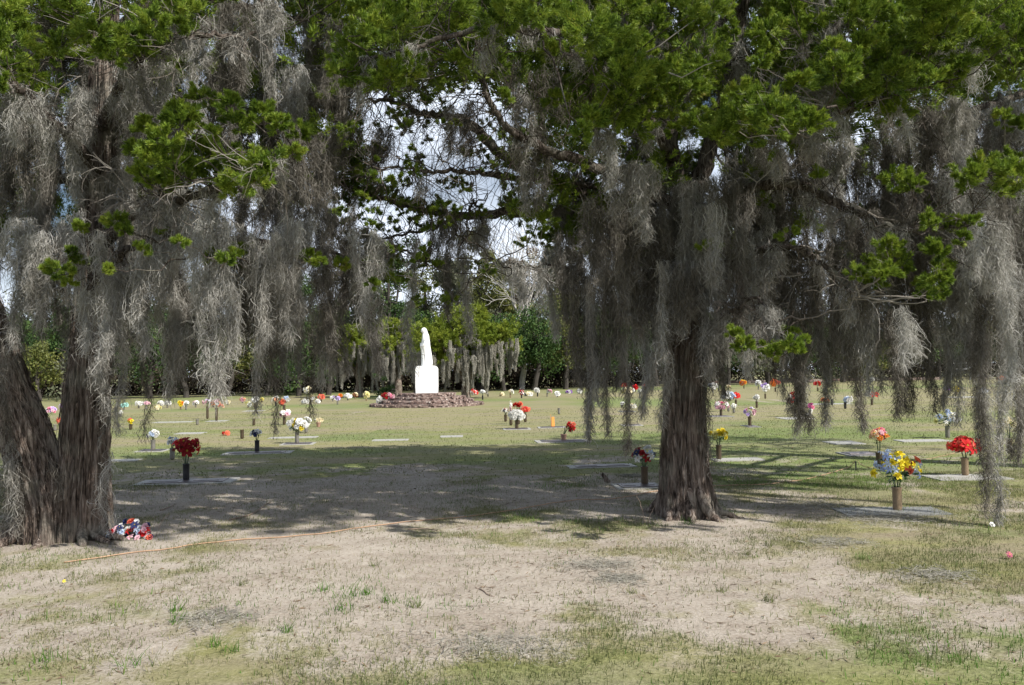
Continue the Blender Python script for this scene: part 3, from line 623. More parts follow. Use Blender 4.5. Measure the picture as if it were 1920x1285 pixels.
GRP = "flower vases standing across the cemetery lawn"
def arrange(px, pb, pt, hw, cols, kind, label, vase='b', nb=None, vh=None, lean=0.0, br=None, shape='vase', hpx=None, dx=0, leaves=True):
    """px,pb: foot of the vase in the photograph; pt: top of the flowers; hw: half width of the flowers (photo px)"""
    c = ground(px, pb); D = c[1]; s = D / F; H = (pb - pt) * s
    rx = hw * s; far = D > 26
    rg = np.random.default_rng(int(px * 7 + pb))
    if vase is None:
        root = empty("flower_bunch", c, label, "flowers", "flower bunches lying on the cemetery lawn"); rz = H * .5; cz = rz * .95
    else:
        root = empty("flower_vase", c, label, "flower vase", GRP)
        VH = vh if vh else min(.27, .5 * H); rz = max((H - VH) * .5, .05) ; cz = H - rz
        if hpx: rz = hpx * s; cz = H - rz
        vr = .052 if shape == 'vase' else .075
        child("vase", vase_mesh(vase, shape), root, (0, 0, 0), None, (vr, vr, VH))
        g = G(); n_ = 7
        for q in range(n_):
            a = q * 2.4; e = np.array([rx * .45 * math.cos(a) + lean * .5 + dx * s, rx * .3 * math.sin(a), cz + rz * .2]); P = smooth_line([c + [.01 * math.cos(a), .01 * math.sin(a), VH * .8], c + (e + np.array([0, 0, VH])) * .5, c + e], 6); tube(g, P, .004, 4)
        g.build("stems", M_fl, root)
    ctr = np.array([lean + dx * s, 0, cz])
    B_ = (br if br else max(.035, min(.075, rx * .42))) * (1.22 if D > 30 else 1.0); rx *= 1.12 if D > 30 else 1.0
    if nb is None: nb = int(np.clip(1.5 * (rx * rz) / (B_ * B_) * 1.6, 5, 12 if far else 26))
    head(root, ctr, max(rx - B_ * .5, .03), max(rz - B_ * .4, .02), cols, kind, nb, B_, rg, leaves)
    return root
M_slab = plain("grey_granite", (.20, .205, .20), .6, .2, 25, bump=.2)
M_pale = plain("pale_granite", (.36, .355, .33), .65, .15, 20, bump=.2)
M_plq = plain("bronze_plaque", (.10, .085, .09), .4, .3, 20, metal=.5, bump=.35, bscale=30)
def marker(x0, x1, y, label, dy=.36, m_=None, plaque=True, rz=.0, z=.014, thick=.03):
    a = ground(x0, y); b = ground(x1, y); c = (a + b) / 2; w = (b[0] - a[0]) / 2 * 1.0
    root = empty("grave_marker", (c[0], c[1], 0), label, "grave marker", "flat grave markers set in the lawn"); o = np.array([0, 0, 0.])
    g = G(); hz = max(0, height(np.array(c[0]), np.array(c[1]))) + z; cc = np.array([c[0], c[1], 0])
    box(g, cc + [0, 0, hz - thick], (w, dy, thick), rz, .992); g.build("slab", m_ or M_pale, root)
    if plaque:
        g = G(); box(g, cc + [0, 0, hz + .006], (w * .80, dy * .66, .0055), rz, .985)
        # raised border and nameplate bands
        for q in (-1, 1): 
            R2 = Matrix.Rotation(rz, 3, 'Z'); v = R2 @ Vector((w * .42 * q, 0, 0)); box(g, cc + [v[0], v[1], hz + .014], (w * .27, dy * .30, .003), rz, .97)
        g.build("plaque", M_plq, root)
    return root
FLW = [
 # px, base y, top y, half width, colours, kind, label, options
 (349,902,820,28,['dred','red','dred'],'poin',"large dark red poinsettias in a dark bronze vase at the left, in tree shade",dict(vase='k',br=.10,nb=12,hpx=20)),
 (1683,959,842,44,['yellow','lblue','yellow','blue','coral','yellow','lblue'],['daff','lily','daff','lily','rose','daff','daff'],"large mixed bouquet of yellow daffodils, blue and red flowers nearest right of the big trunk",dict(vase='t',br=.055,nb=34,hpx=33)),
 (1810,893,815,30,['red','coral','red'],'poin',"big bright red flowers in a tan vase at the right",dict(vase='t',br=.095,nb=15,hpx=21)),
 (1348,863,805,20,['yellow','pyel','yellow'],'mum',"round yellow chrysanthemums in a dark vase just right of the big trunk",dict(vase='b',br=.06,nb=16,hpx=12)),
 (1209,911,838,24,['dred','lblue','dred','white','navy'],['rose','lily','poin'],"shaded bouquet of dark red, white and blue flowers at the big trunk's left side",dict(vase='b',br=.06,nb=15,hpx=16)),
 (1649,880,801,18,['pink','peach','cream','orange','pink','lpink'],['daisy','daisy','lily'],"pink, peach and orange flowers behind the daffodil bouquet",dict(vase='b',br=.065,nb=16,hpx=16)),
 (1777,822,769,22,['white','lblue','pyel','white'],['rose','daisy','lily'],"white and yellow flowers with dark leaves behind moss at the right",dict(vase='g',br=.065,hpx=16)),
 (1893,850,782,13,['cream','pyel','cream'],'lily',"pale yellow flowers near the right edge, half hidden by moss",dict(vase='b',br=.06,hpx=14)),
 (482,848,804,13,['white','white','navy'],'rose',"white flowers with a dark ribbon in a black vase, left middle lawn",dict(vase='k',br=.07,hpx=9)),
 (557,832,782,20,['white','white','yellow','white'],['mum','rose','daisy'],"full white bouquet with yellow centres in a grey vase, left middle lawn",dict(vase='g',br=.09,hpx=16)),
 (574,812,782,9,['white','white'],'rose',"smaller white bouquet just behind the full white one",dict(vase='g',br=.09,hpx=10)),
 (597,801,784,8,['cream','white'],'rose',"low cream flowers in a tan pot right of the full white bouquet",dict(vase='c',shape='pot',vh=.16,br=.08)),
 (287,844,806,13,['white','white','lblue'],'mum',"round white flowers in a grey vase between the left trunks and the red poinsettias",dict(vase='g',br=.07,hpx=9)),
 (323,862,819,12,['white','lblue','white'],['rose','lily'],"white and pale blue flowers right behind the dark red poinsettias",dict(vase='g',br=.07,hpx=10)),
 (533,797,768,11,['lpink','white','lpink'],'rose',"pink and white flowers above the full white bouquet",dict(vase='b',br=.09,hpx=8)),
 (969,805,768,15,['white','white','white'],'mum',"dense white flower ball at the centre of the lawn in front of red ones",dict(vase='b',br=.08,nb=24,hpx=12)),
 (972,796,754,10,['red','coral'],'mum',"upper red flowers directly behind the dense white ball",dict(vase='b',br=.09,hpx=6)),
 (985,792,761,10,['red','coral'],'poin',"red flowers on the right behind the dense white ball",dict(vase='b',br=.09,hpx=8)),
 (958,798,750,3,['lpink','white'],'lily',"tall thin pink and white spike left of the centre red flowers",dict(vase='b',br=.06,hpx=14,nb=7,leaves=False)),
 (948,791,765,8,['white','navy','dred'],'lily',"small dark and white flowers at the left of the centre group",dict(vase='b',br=.07,hpx=5)),
 (1057,826,791,12,['red','coral','dred'],'poin',"red flowers leaning right out of a small clay pot, centre lawn",dict(vase='c',shape='pot',vh=.15,br=.08,lean=.19,hpx=11,nb=8)),
 (1352,780,751,16,['lpink','white','lpink','pink'],'rose',"pale pink and white flowers low in front, right of the big trunk",dict(vase='b',br=.10,hpx=10)),
 (1366,772,733,13,['white','lblue','white'],'rose',"white bouquet with green leaves between pale pink and red ones",dict(vase='g',br=.10,hpx=11)),
 (1380,762,735,9,['red','coral'],'poin',"bright red flowers behind the pale pink ones right of the big trunk",dict(vase='b',br=.13,hpx=7)),
 (1376,775,756,7,['white'],'lily',"white drooping flowers at the right side of the pale pink bouquet",dict(vase='g',br=.10,hpx=7)),
 (1419,765,741,6,['white'],'mum',"small round white flowers on a thin vase leaning between two bouquets",dict(vase='b',br=.10,hpx=6)),
 (1406,800,763,11,['white','lilac','lpink','pyel'],'rose',"white and lilac flowers in a dark vase, right middle lawn",dict(vase='b',br=.075,hpx=11)),
 (1435,748,719,8,['white','lilac','white'],'rose',"white and lilac flowers in a dark vase farther back behind the small white round one",dict(vase='b',br=.14,hpx=8)),
 (1491,782,735,14,['white','red','dred','white'],'poin',"tall red and white bouquet on the big pale marker, half behind moss",dict(vase='b',br=.11,hpx=15)),
 (1519,783,756,10,['mag','pink'],'rose',"magenta flowers with a white ribbon right of the tall red and white bouquet",dict(vase='g',br=.10,hpx=7)),
 (1548,764,744,7,['brown','orange'],'mum',"rust brown flowers beside an empty vase in the right lawn",dict(vase='b',br=.11,hpx=6)),
 (1585,767,742,8,['white','lblue','white'],'rose',"white and blue flowers leaning in a black vase, right lawn",dict(vase='k',br=.11,hpx=7,lean=.15)),
 (1635,760,732,12,['white','red','red','white'],'poin',"red and white flowers alone in the open gap of moss at the right",dict(vase='b',br=.14,hpx=8)),
 (1636,733,709,4,['white'],'rose',"small white flowers on a tall thin vase above the red and white ones",dict(vase='g',br=.14,hpx=3)),
 (1779,742,722,8,['navy','purp'],'rose',"dark navy flowers left of small yellow ones at the far right",dict(vase='k',br=.16,hpx=7)),
 (1792,744,726,7,['yellow','pyel'],'mum',"small bright yellow flowers beside navy ones at the far right",dict(vase='b',br=.16,hpx=4)),
 (1845,746,729,8,['white','lblue'],'rose',"white flowers behind the long moss strand at the far right",dict(vase='g',br=.16,hpx=6)),
 (1879,725,705,10,['orange','coral'],'mum',"orange red flowers at the far right edge of the lawn",dict(vase='b',br=.2,hpx=6)),
 (1838,722,703,9,['lpink','white'],'rose',"pink white flowers left of the orange ones at the far right",dict(vase='g',br=.2,hpx=6)),
 (1337,738,717,9,['white','lblue'],'rose',"grey white flowers just right of the big trunk at the back of the lawn",dict(vase='g',br=.18,hpx=7)),
 (1366,732,722,5,['cream'],'rose',"small low cream flowers at the back right of the big trunk",dict(vase='g',br=.16,hpx=4)),
 (1395,729,713,7,['orange','yellow'],'mum',"orange yellow flowers at the back of the lawn right of the big trunk",dict(vase='b',br=.2,hpx=5)),
 (1422,731,714,6,['white'],'rose',"white flowers between two orange ones at the back of the lawn",dict(vase='g',br=.2,hpx=5)),
 (1454,735,712,8,['coral','orange'],'mum',"rusty orange flowers at the back lawn beside dark moss",dict(vase='b',br=.2,hpx=6)),
 (1500,731,717,6,['lpink','white'],'rose',"pale pink flowers at the back behind the dark moss right of the rusty ones",dict(vase='g',br=.2,hpx=4)),
 (1533,734,714,6,['coral','red'],'rose',"dim coral flowers behind two thin moss strands at the back right",dict(vase='b',br=.2,hpx=6)),
 (1170,735,719,6,['red'],'poin',"bright red flowers on a high vase at the back left of the big trunk",dict(vase='b',br=.2,hpx=4)),
 (1176,738,727,13,['cream','pyel','white'],'rose',"wide low cream bunch under the red flowers left of the big trunk",dict(vase=None,br=.2,nb=12)),
 (1191,736,721,6,['red','mag'],'rose',"crimson flowers in the row at the back between cream ones and the big trunk",dict(vase='b',br=.2,hpx=5)),
 (1209,738,721,6,['red','white'],'rose',"red and white flowers closest to the big trunk's left edge at the back",dict(vase='b',br=.2,hpx=6)),
 (1200,748,727,4,['white'],'lily',"thin white flowers hanging in front of the crimson row",dict(vase='g',br=.12,hpx=6)),
 (1166,764,754,4,['white'],'rose',"tiny white flowers left of a green and white spray, behind moss",dict(vase='g',br=.09,hpx=3,vh=.1)),
 (1185,767,757,9,['white','cream'],'daisy',"low green spray with white flowers lying on the lawn left of the big trunk",dict(vase=None,br=.08,nb=8)),
 (889,742,730,8,['red','white','white'],'poin',"red and white flowers just right of the brick platform",dict(vase=None,br=.17,nb=9)),
 (905,750,732,4,['white'],'rose',"small white flowers on a dark vase right of the brick platform",dict(vase='k',br=.13,hpx=4)),
 (941,744,736,4,['cream'],'rose',"tiny cream block of flowers in the row right of the statue",dict(vase=None,br=.13,nb=5)),
 (957,746,731,5,['cream','white'],'rose',"cream flowers on a pale thin vase in the row right of the statue",dict(vase='t',br=.14,hpx=4)),
 (978,747,732,4,['dred','white'],'poin',"dark red flowers on a black vase in the row right of the statue",dict(vase='k',br=.14,hpx=4)),
 (991,743,735,8,['white','cream'],'rose',"wide low white bunch in the row behind the centre group",dict(vase=None,br=.15,nb=9)),
 (1008,744,727,6,['white'],'mum',"tall white flowers just right of the wide low white bunch",dict(vase='k',br=.18,hpx=5)),
 (1026,744,731,5,['lpink','white'],'rose',"pale pink flowers on a thin vase in the back row, centre right",dict(vase='g',br=.15,hpx=3,dx=5)),
 (1045,745,734,5,['white'],'rose',"white flowers over a white pot in the back row, centre right",dict(vase='g',br=.15,hpx=5)),
 (1066,738,732,6,['purp','white'],'rose',"small dark purple bunch on the ground in the back row",dict(vase=None,br=.14,nb=6)),
 (1087,739,730,5,['white'],'rose',"white flowers in the back row beside the hanging moss left of the trunk",dict(vase='g',br=.16,hpx=4)),
 (687,752,735,6,['pyel','cream'],'rose',"tall pale yellow cone of flowers left of the brick platform",dict(vase='t',br=.14,hpx=7,nb=12)),
 (666,749,737,5,['cream','brown'],'rose',"small tan and cream flowers between white and pale yellow ones left of the platform",dict(vase='t',br=.12,hpx=4)),
 (652,751,739,8,['white'],'rose',"wide white flowers in the back row left of the platform",dict(vase='g',br=.15,hpx=4)),
 (639,747,739,5,['orange'],'mum',"small orange flowers left of the wide white ones",dict(vase='b',br=.13,hpx=3)),
 (633,759,744,4,['lilac','white'],'rose',"lilac flowers above a small white pot, left of the platform",dict(vase='g',br=.12,hpx=4)),
 (624,753,742,5,['white','lilac'],'rose',"white lilac flowers leaning left in the back row",dict(vase='g',br=.12,hpx=4)),
 (602,754,740,6,['coral','brown','cream'],'rose',"rust red and cream flowers in the back row, centre left",dict(vase='b',br=.14,hpx=5)),
 (596,757,749,5,['white'],'rose',"low white flowers under the rust red ones",dict(vase='g',br=.12,hpx=4,vh=.08)),
 (585,755,741,5,['cream','white'],'rose',"cream white flowers left of the rust red ones",dict(vase='g',br=.14,hpx=5)),
 (572,757,749,7,['white'],'rose',"low wide white flowers under the tall white spray",dict(vase='g',br=.12,hpx=4,vh=.08)),
 (577,752,723,7,['white','cream'],'lily',"tall white spray with green leaves rising above the back row",dict(vase='g',br=.17,hpx=9)),
 (536,756,743,6,['white','lblue'],'rose',"white flowers right of orange ones behind thin moss strands",dict(vase='g',br=.13,hpx=5)),
 (529,762,748,6,['orange','coral'],'mum',"orange flowers between two white ones in the back left row",dict(vase='b',br=.12,hpx=6)),
 (517,762,744,6,['white','peach'],'rose',"white and peach flowers on a dark vase left of the orange ones",dict(vase='k',br=.13,hpx=5)),
 (491,755,745,4,['yellow','pyel'],'mum',"small yellow flowers in the back left row",dict(vase='b',br=.11,hpx=4)),
 (478,767,743,7,['white'],'rose',"white flowers on a tall dark vase in the back left row",dict(vase='b',br=.12,hpx=7)),
 (465,765,753,6,['white','pyel'],'rose',"white and yellow block of flowers left of the tall white one",dict(vase='t',br=.12,hpx=5,vh=.08)),
 (455,756,745,5,['peach','lpink'],'rose',"dull pink flowers behind thin moss, left of the white and yellow block",dict(vase='g',br=.12,hpx=4)),
 (427,760,751,4,['white','cream'],'rose',"small white flowers alone, right of the tall pink group",dict(vase='g',br=.11,hpx=3)),
 (406,790,748,8,['lpink','white','peach'],'rose',"tall pink white flowers on a long dark vase, back left",dict(vase='b',br=.09,hpx=7,vh=.5)),
 (389,786,748,8,['lpink','white','lilac'],'rose',"tall pink lilac flowers on a dark vase left of a similar paler one",dict(vase='b',br=.09,hpx=6,vh=.5)),
 (400,764,752,4,['orange'],'mum',"small orange flowers between two tall pink ones",dict(vase='b',br=.11,hpx=4)),
 (414,766,757,5,['peach','coral'],'rose',"low peach flowers right of the tall pink group",dict(vase=None,br=.10,nb=6)),
 (367,764,752,5,['white','lpink'],'rose',"white flowers left of the tall pink lilac ones",dict(vase='g',br=.11,hpx=4)),
 (349,769,753,4,['white'],'rose',"narrow upright white flowers beside tall yellow ones",dict(vase='g',br=.10,hpx=5)),
 (339,768,751,6,['yellow','cream','orange'],'mum',"tall yellow flowers in the back left row",dict(vase='t',br=.11,hpx=7)),
 (314,765,752,6,['white'],'rose',"grey white flowers left of the tall yellow ones",dict(vase='g',br=.11,hpx=4)),
 (301,765,752,5,['white'],'rose',"white flowers left of the grey white ones, back left row",dict(vase='g',br=.11,hpx=4)),
 (296,770,760,7,['pyel','cream'],'rose',"low cream yellow bunch beneath white flowers, back left row",dict(vase=None,br=.10,nb=7)),
 (274,768,753,6,['lpink','white'],'rose',"pinkish white flowers beside a large white one, back left row",dict(vase='g',br=.11,hpx=4)),
 (260,766,752,7,['white'],'mum',"large round white flowers in the back left row near the left trunks",dict(vase='g',br=.12,hpx=5)),
 (232,769,756,7,['teal','white'],'rose',"pale turquoise flowers right of the left trunks",dict(vase='g',br=.11,hpx=5)),
 (226,782,769,4,['white'],'lily',"thin white flowers under the turquoise ones beside the left trunk",dict(vase='g',br=.09,hpx=5)),
 (245,806,785,6,['yellow','coral','yellow'],'rose',"yellow and red flowers behind a dark moss strand, left lawn",dict(vase='b',br=.07,hpx=6)),
 (96,777,762,10,['lpink','lilac','white','pink'],'rose',"spreading pink and lilac bunch seen between the two left trunks",dict(vase=None,br=.09,nb=14)),
 (117,768,756,7,['lilac','purp'],'lily',"purple flowers behind the pink ones between the left trunks",dict(vase=None,br=.09,nb=9)),
 (113,806,782,9,['red','coral'],'poin',"bright red flowers seen between the two left trunks",dict(vase='b',br=.09,hpx=7)),
 (422,817,808,9,['red','coral'],'poin',"flat bright red petals lying on the grass at left",dict(vase=None,br=.07,nb=7,leaves=False)),
]
for px, pb, pt, hw, cols, kd, lab, op in FLW: arrange(px, pb, pt, hw, cols, kd, lab, **op)
# flowers set on the brick platform's left side
for px, w, cols, lab in ((712, 5, ['white'], "white flowers at the left end of the brick platform"), (721, 7, ['red', 'dred'], "red flowers on the left steps of the brick platform"), (732, 6, ['lpink', 'pink'], "pink flowers on the left steps of the brick platform beside red ones")):
    D = MC[1] - 1.3; c = atd(px, 750, D); s = D / F; c[2] = .32 if px > 715 else .15
    root = empty("flower_bunch", c, lab, "flowers", "flower bunches on the brick platform"); rg = np.random.default_rng(px)
    head(root, np.array([0, 0, .22]), w * s, .16, cols, 'rose', 9, .10, rg)
# red, white and blue flowers at the foot of the left tree
c = ground(246, 1010); root = empty("flower_bunch", c, "red, white and dark blue flowers lying at the foot of the left tree", "flowers"); rg = np.random.default_rng(77)
cl = ['red', 'white', 'lpink', 'navy', 'white', 'coral', 'lblue']
for q in range(46):
    x = rg.uniform(-.23, .23); hh = .15 * (1 - abs(x / .23) ** 2.5); kd = ['rose', 'poin', 'rose', 'lily'][q % 4]; e = Vector((rg.normal(0, .5), -1.0 + rg.normal(0, .3), .5 + rg.random())).to_track_quat('Z', 'Y').to_euler()
    child("bloom", bloom_mesh(kd, cl[q % 7], q % 3), root, (x, rg.uniform(-.1, .06), .02 + hh * rg.random()), e, rg.uniform(.034, .052))
child("leaves", leaf_spray(2), root, (0, .03, .04), None, (.18, .08, .06))
# fallen single flowers
for px, py, col, kd, br, lab in ((1860, 990, 'white', 'rose', .032, "single white artificial flower lying in the grass at the right"), (1893, 1047, 'pink', 'daisy', .032, "single pink artificial flower lying in the grass at the right edge"), (120, 1097, 'yellow', 'lily', .018, "yellow petals lying in the grass at the left front")):
    c = ground(px, py); o = bpy.data.objects.new("fallen_flower", bloom_mesh(kd, col, 0).copy()); S.collection.objects.link(o); o.location = (c[0], c[1], .03); o.rotation_euler = (.9, .2, 0); o.scale = (br,) * 3; tag(o, lab, "flower")
# empty vases
for px, pb, h, m_, lab in ((370,797,.20,'g',"empty grey vase in the left lawn behind moss strands"),(476,798,.22,'b',"empty dark vase standing alone left of the pink white flowers"),(454,823,.24,'b',"empty dark vase nearer left lawn, beside the flat red petals"),(103,808,.20,'g',"small empty grey vase seen between the left trunks"),(1048,777,.24,'g',"empty grey vase on the open lawn right of the centre group"),(1560,760,.26,'k',"empty black vase beside the rust brown flowers"),(915,744,.22,'k',"tiny empty black vase right of the brick platform"),(533,783,.5,'b',"tall dark empty vase behind thin moss strands, left lawn")):
    c = ground(px, pb); o = bpy.data.objects.new("empty_vase", vase_mesh(m_, 'vase')); S.collection.objects.link(o); o.location = c; o.scale = (.05, .05, h); tag(o, lab, "vase", "empty vases on the lawn")
M_or = plain("orange_plastic", (.75, .30, .06), .5, .1); c = ground(1037, 801); g = G(); box(g, c + [0, 0, .15], (.05, .012, .15), .3, .8); tube(g, [c + [-.06, 0, 0], c + [-.065, 0, .38]], .005, 5)
tag(g.build("marker_stake", M_or, loc=c), "small orange stake standing in the centre lawn", "stake")
c = ground(114, 768); g = G(); tube(g, [c, c + [.12, 0, 1.1]], .012, 6); tag(g.build("garden_stake", M_bare, loc=c), "thin leaning pale stake above the purple flowers between the left trunks", "stake")
# white figurine / ribbon beside the magenta flowers
c = ground(1519, 781); s = c[1] / F; g = G(); P = smooth_line([c + [-20 * s, 0, .03], c + [-8 * s, 0, .06], c + [0, 0, .12], c + [3 * s, 0, .42]], 14)
for q in range(5): tube(g, P + rng.normal(0, .01, 3), np.linspace(.03, .055, 14), 6)
tag(g.build("white_ribbon", FM['white'], loc=c), "white ribbon trailing down to the pale marker under the magenta flowers", "ribbon")
# broken brown stake
c = ground(1135, 905); g = G(); tube(g, smooth_line([c + [.04, 0, -.01], c + [.0, 0, .07], c + [-.05, 0, .13]], 8), np.linspace(.045, .022, 8), 9); tag(g.build("broken_stump", M_bark, loc=c), "small broken brown stump leaning left in the shade", "stump")
MK = [
 (268,436,904,"long pale framed bronze marker under the dark red poinsettias",dict(dy=.30,rz=.10)),
 (1570,1770,961,"wide worn grey marker under the daffodil bouquet",dict(dy=.24,m_=M_slab,plaque=False,rz=-.02)),
 (1738,1885,896,"wide pale marker under the bright red flowers at the right",dict(dy=.28,rz=.03,plaque=False)),
 (1064,1192,875,"narrow white edged marker in the shade left of the big trunk, farther row",dict(dy=.22,rz=.12)),
 (1152,1240,913,"white edged marker in the shade touching the left of the big trunk, nearer row",dict(dy=.26,rz=.10)),
 (1004,1106,828,"pale marker under the leaning red flowers in the clay pot",dict(dy=.34,rz=.10)),
 (943,995,805,"pale marker under the dense white flower ball",dict(dy=.35,rz=.05)),
 (1008,1062,802,"pale marker beside the small orange stake",dict(dy=.3,rz=.05)),
 (1165,1204,798,"pale marker behind long moss strands left of the big trunk",dict(dy=.3,rz=.05)),
 (1160,1190,772,"grey marker beneath the green spray left of the big trunk",dict(dy=.5,rz=.05,m_=M_slab)),
 (1335,1430,863,"pale thin marker under the yellow chrysanthemums",dict(dy=.20,rz=.08,plaque=False)),
 (1552,1612,831,"pale marker alone in the right lawn",dict(dy=.36,rz=.04,plaque=False)),
 (1578,1645,852,"dark bronze marker left of the pink and peach flowers",dict(dy=.34,rz=.0,m_=M_slab)),
 (1680,1780,827,"thin pale marker behind the daffodil bouquet, below white and yellow flowers",dict(dy=.26,rz=.0,plaque=False)),
 (1460,1522,785,"bright white marker under the tall red and white bouquet",dict(dy=.5,rz=.03,plaque=False)),
 (1325,1372,781,"grey marker under the pale pink flowers right of the big trunk",dict(dy=.45,rz=.03,m_=M_slab)),
 (1490,1600,758,"tan bare marker strip by the rust brown flowers",dict(dy=.5,rz=.02,plaque=False)),
 (425,544,850,"pale marker under the white flowers with a dark ribbon",dict(dy=.28,rz=.10)),
 (530,588,833,"pale marker under the full white bouquet",dict(dy=.28,rz=.08)),
 (508,592,821,"pale marker just behind the full white bouquet",dict(dy=.24,rz=.06,plaque=False)),
 (198,258,864,"thin pale marker right of the left trunks, in shade edge",dict(dy=.2,rz=.06,plaque=False)),
 (262,310,846,"pale marker under the round white flowers, left lawn",dict(dy=.26,rz=.06)),
 (295,358,792,"thin pale marker in the far left lawn",dict(dy=.3,rz=.05,plaque=False)),
 (392,424,790,"thin pale marker under the tall pink white flowers",dict(dy=.35,rz=.05,plaque=False)),
 (335,380,813,"tan marker left of the flat red petals",dict(dy=.3,rz=.05,plaque=False)),
 (700,765,826,"low tan marker in the open centre lawn",dict(dy=.22,rz=.05,plaque=False)),
 (826,868,819,"short pale marker in the open lawn right of the tan one",dict(dy=.26,rz=.06,plaque=False)),
 (460,492,771,"pale marker under the white flowers of the back left row",dict(dy=.4,rz=.03,plaque=False)),
 (1395,1420,800,"brown grey marker under the white and lilac flowers",dict(dy=.4,rz=.03,m_=M_slab)),
 (1770,1840,745,"pale marker row under the navy and yellow flowers",dict(dy=.6,rz=.0,plaque=False)),
]
for x0, x1, y, lab, op in MK: marker(x0, x1, y, lab, **op)

# ---------------------------------------------------------------- trees beyond the lawn
def far_tree(px, D, h, rad, kind, label, zb=.26, nblob=11, leaf=None, n=3600, moss_n=0, trunk=True, seed=None, group="trees beyond the lawn"):
    rg = np.random.default_rng(seed if seed is not None else int(px * 3 + D)); x = atd(px, 700, D)[0]; base = np.array([x, D, 0.])
    mats = dict(dk=M_dk, ol=M_ol, gr=M_gr, rd=M_rd, cy=M_cedy)
    root = empty("broadleaf_tree" if kind != 'cy' else "cedar_tree", base, label, "tree", group); lf = leaf or D * .0030
    top = base + [rg.normal(0, .2), 0, h]
    if trunk:
        g = G(); P = smooth_line([base - [0, 0, .1], base + [rg.normal(0, .3), 0, h * .35], top - [0, 0, h * .25]], 12, .03, rg); tr = .018 * h + .12
        tube(g, P, np.linspace(tr, tr * .3, 12), 9)
        for q in range(7):
            p = P[rg.integers(3, 10)]; e = base + np.array([rg.normal(0, rad * .5), rg.normal(0, rad * .4), h * rg.uniform(.5, .95)]); tube(g, smooth_line([p, (p + e) / 2 + [0, 0, .1], e], 6, .05, rg), np.linspace(tr * .35, .03, 6), 5)
        g.build("trunk", M_fbark, root)
    g = G(); z0 = h * zb
    for q in range(nblob):
        t = rg.random(); zc = z0 + (h - z0) * (t * .86 + .08); rr = rad * (1 - .55 * abs(t - .35) ** 1.3) * rg.uniform(.3, .62)
        a = rg.uniform(0, 6.28); off = rad * rg.uniform(.2, .68) * (1 - .55 * t)
        c = base + [off * math.cos(a), off * .8 * math.sin(a), zc]
        for s_ in range(3):
            c2 = c + rg.normal(0, rr * .5, 3); leafblob(g, c2, (rr * .62, rr * .62, rr * .5), n // (nblob * 3), lf, rg, .35)
    g.build("crown", mats[kind], root)
    if moss_n:
        for q in range(moss_n):
            a = rg.uniform(math.pi, 2 * math.pi); rr = rad * rg.uniform(.35, .95); z = z0 + rg.uniform(0, .9) + .25 * (1 - rr / rad); L_ = min(z - .25, rg.uniform(.8, 1.9))
            p = (base[0] + rr * math.cos(a), base[1] + .8 * rr * math.sin(a), z); g = G(); moss(g, p, L_, .28, D * .9, 1.1, int(px + q), .4); g.build("spanish_moss", M_fmoss, root)
    return root
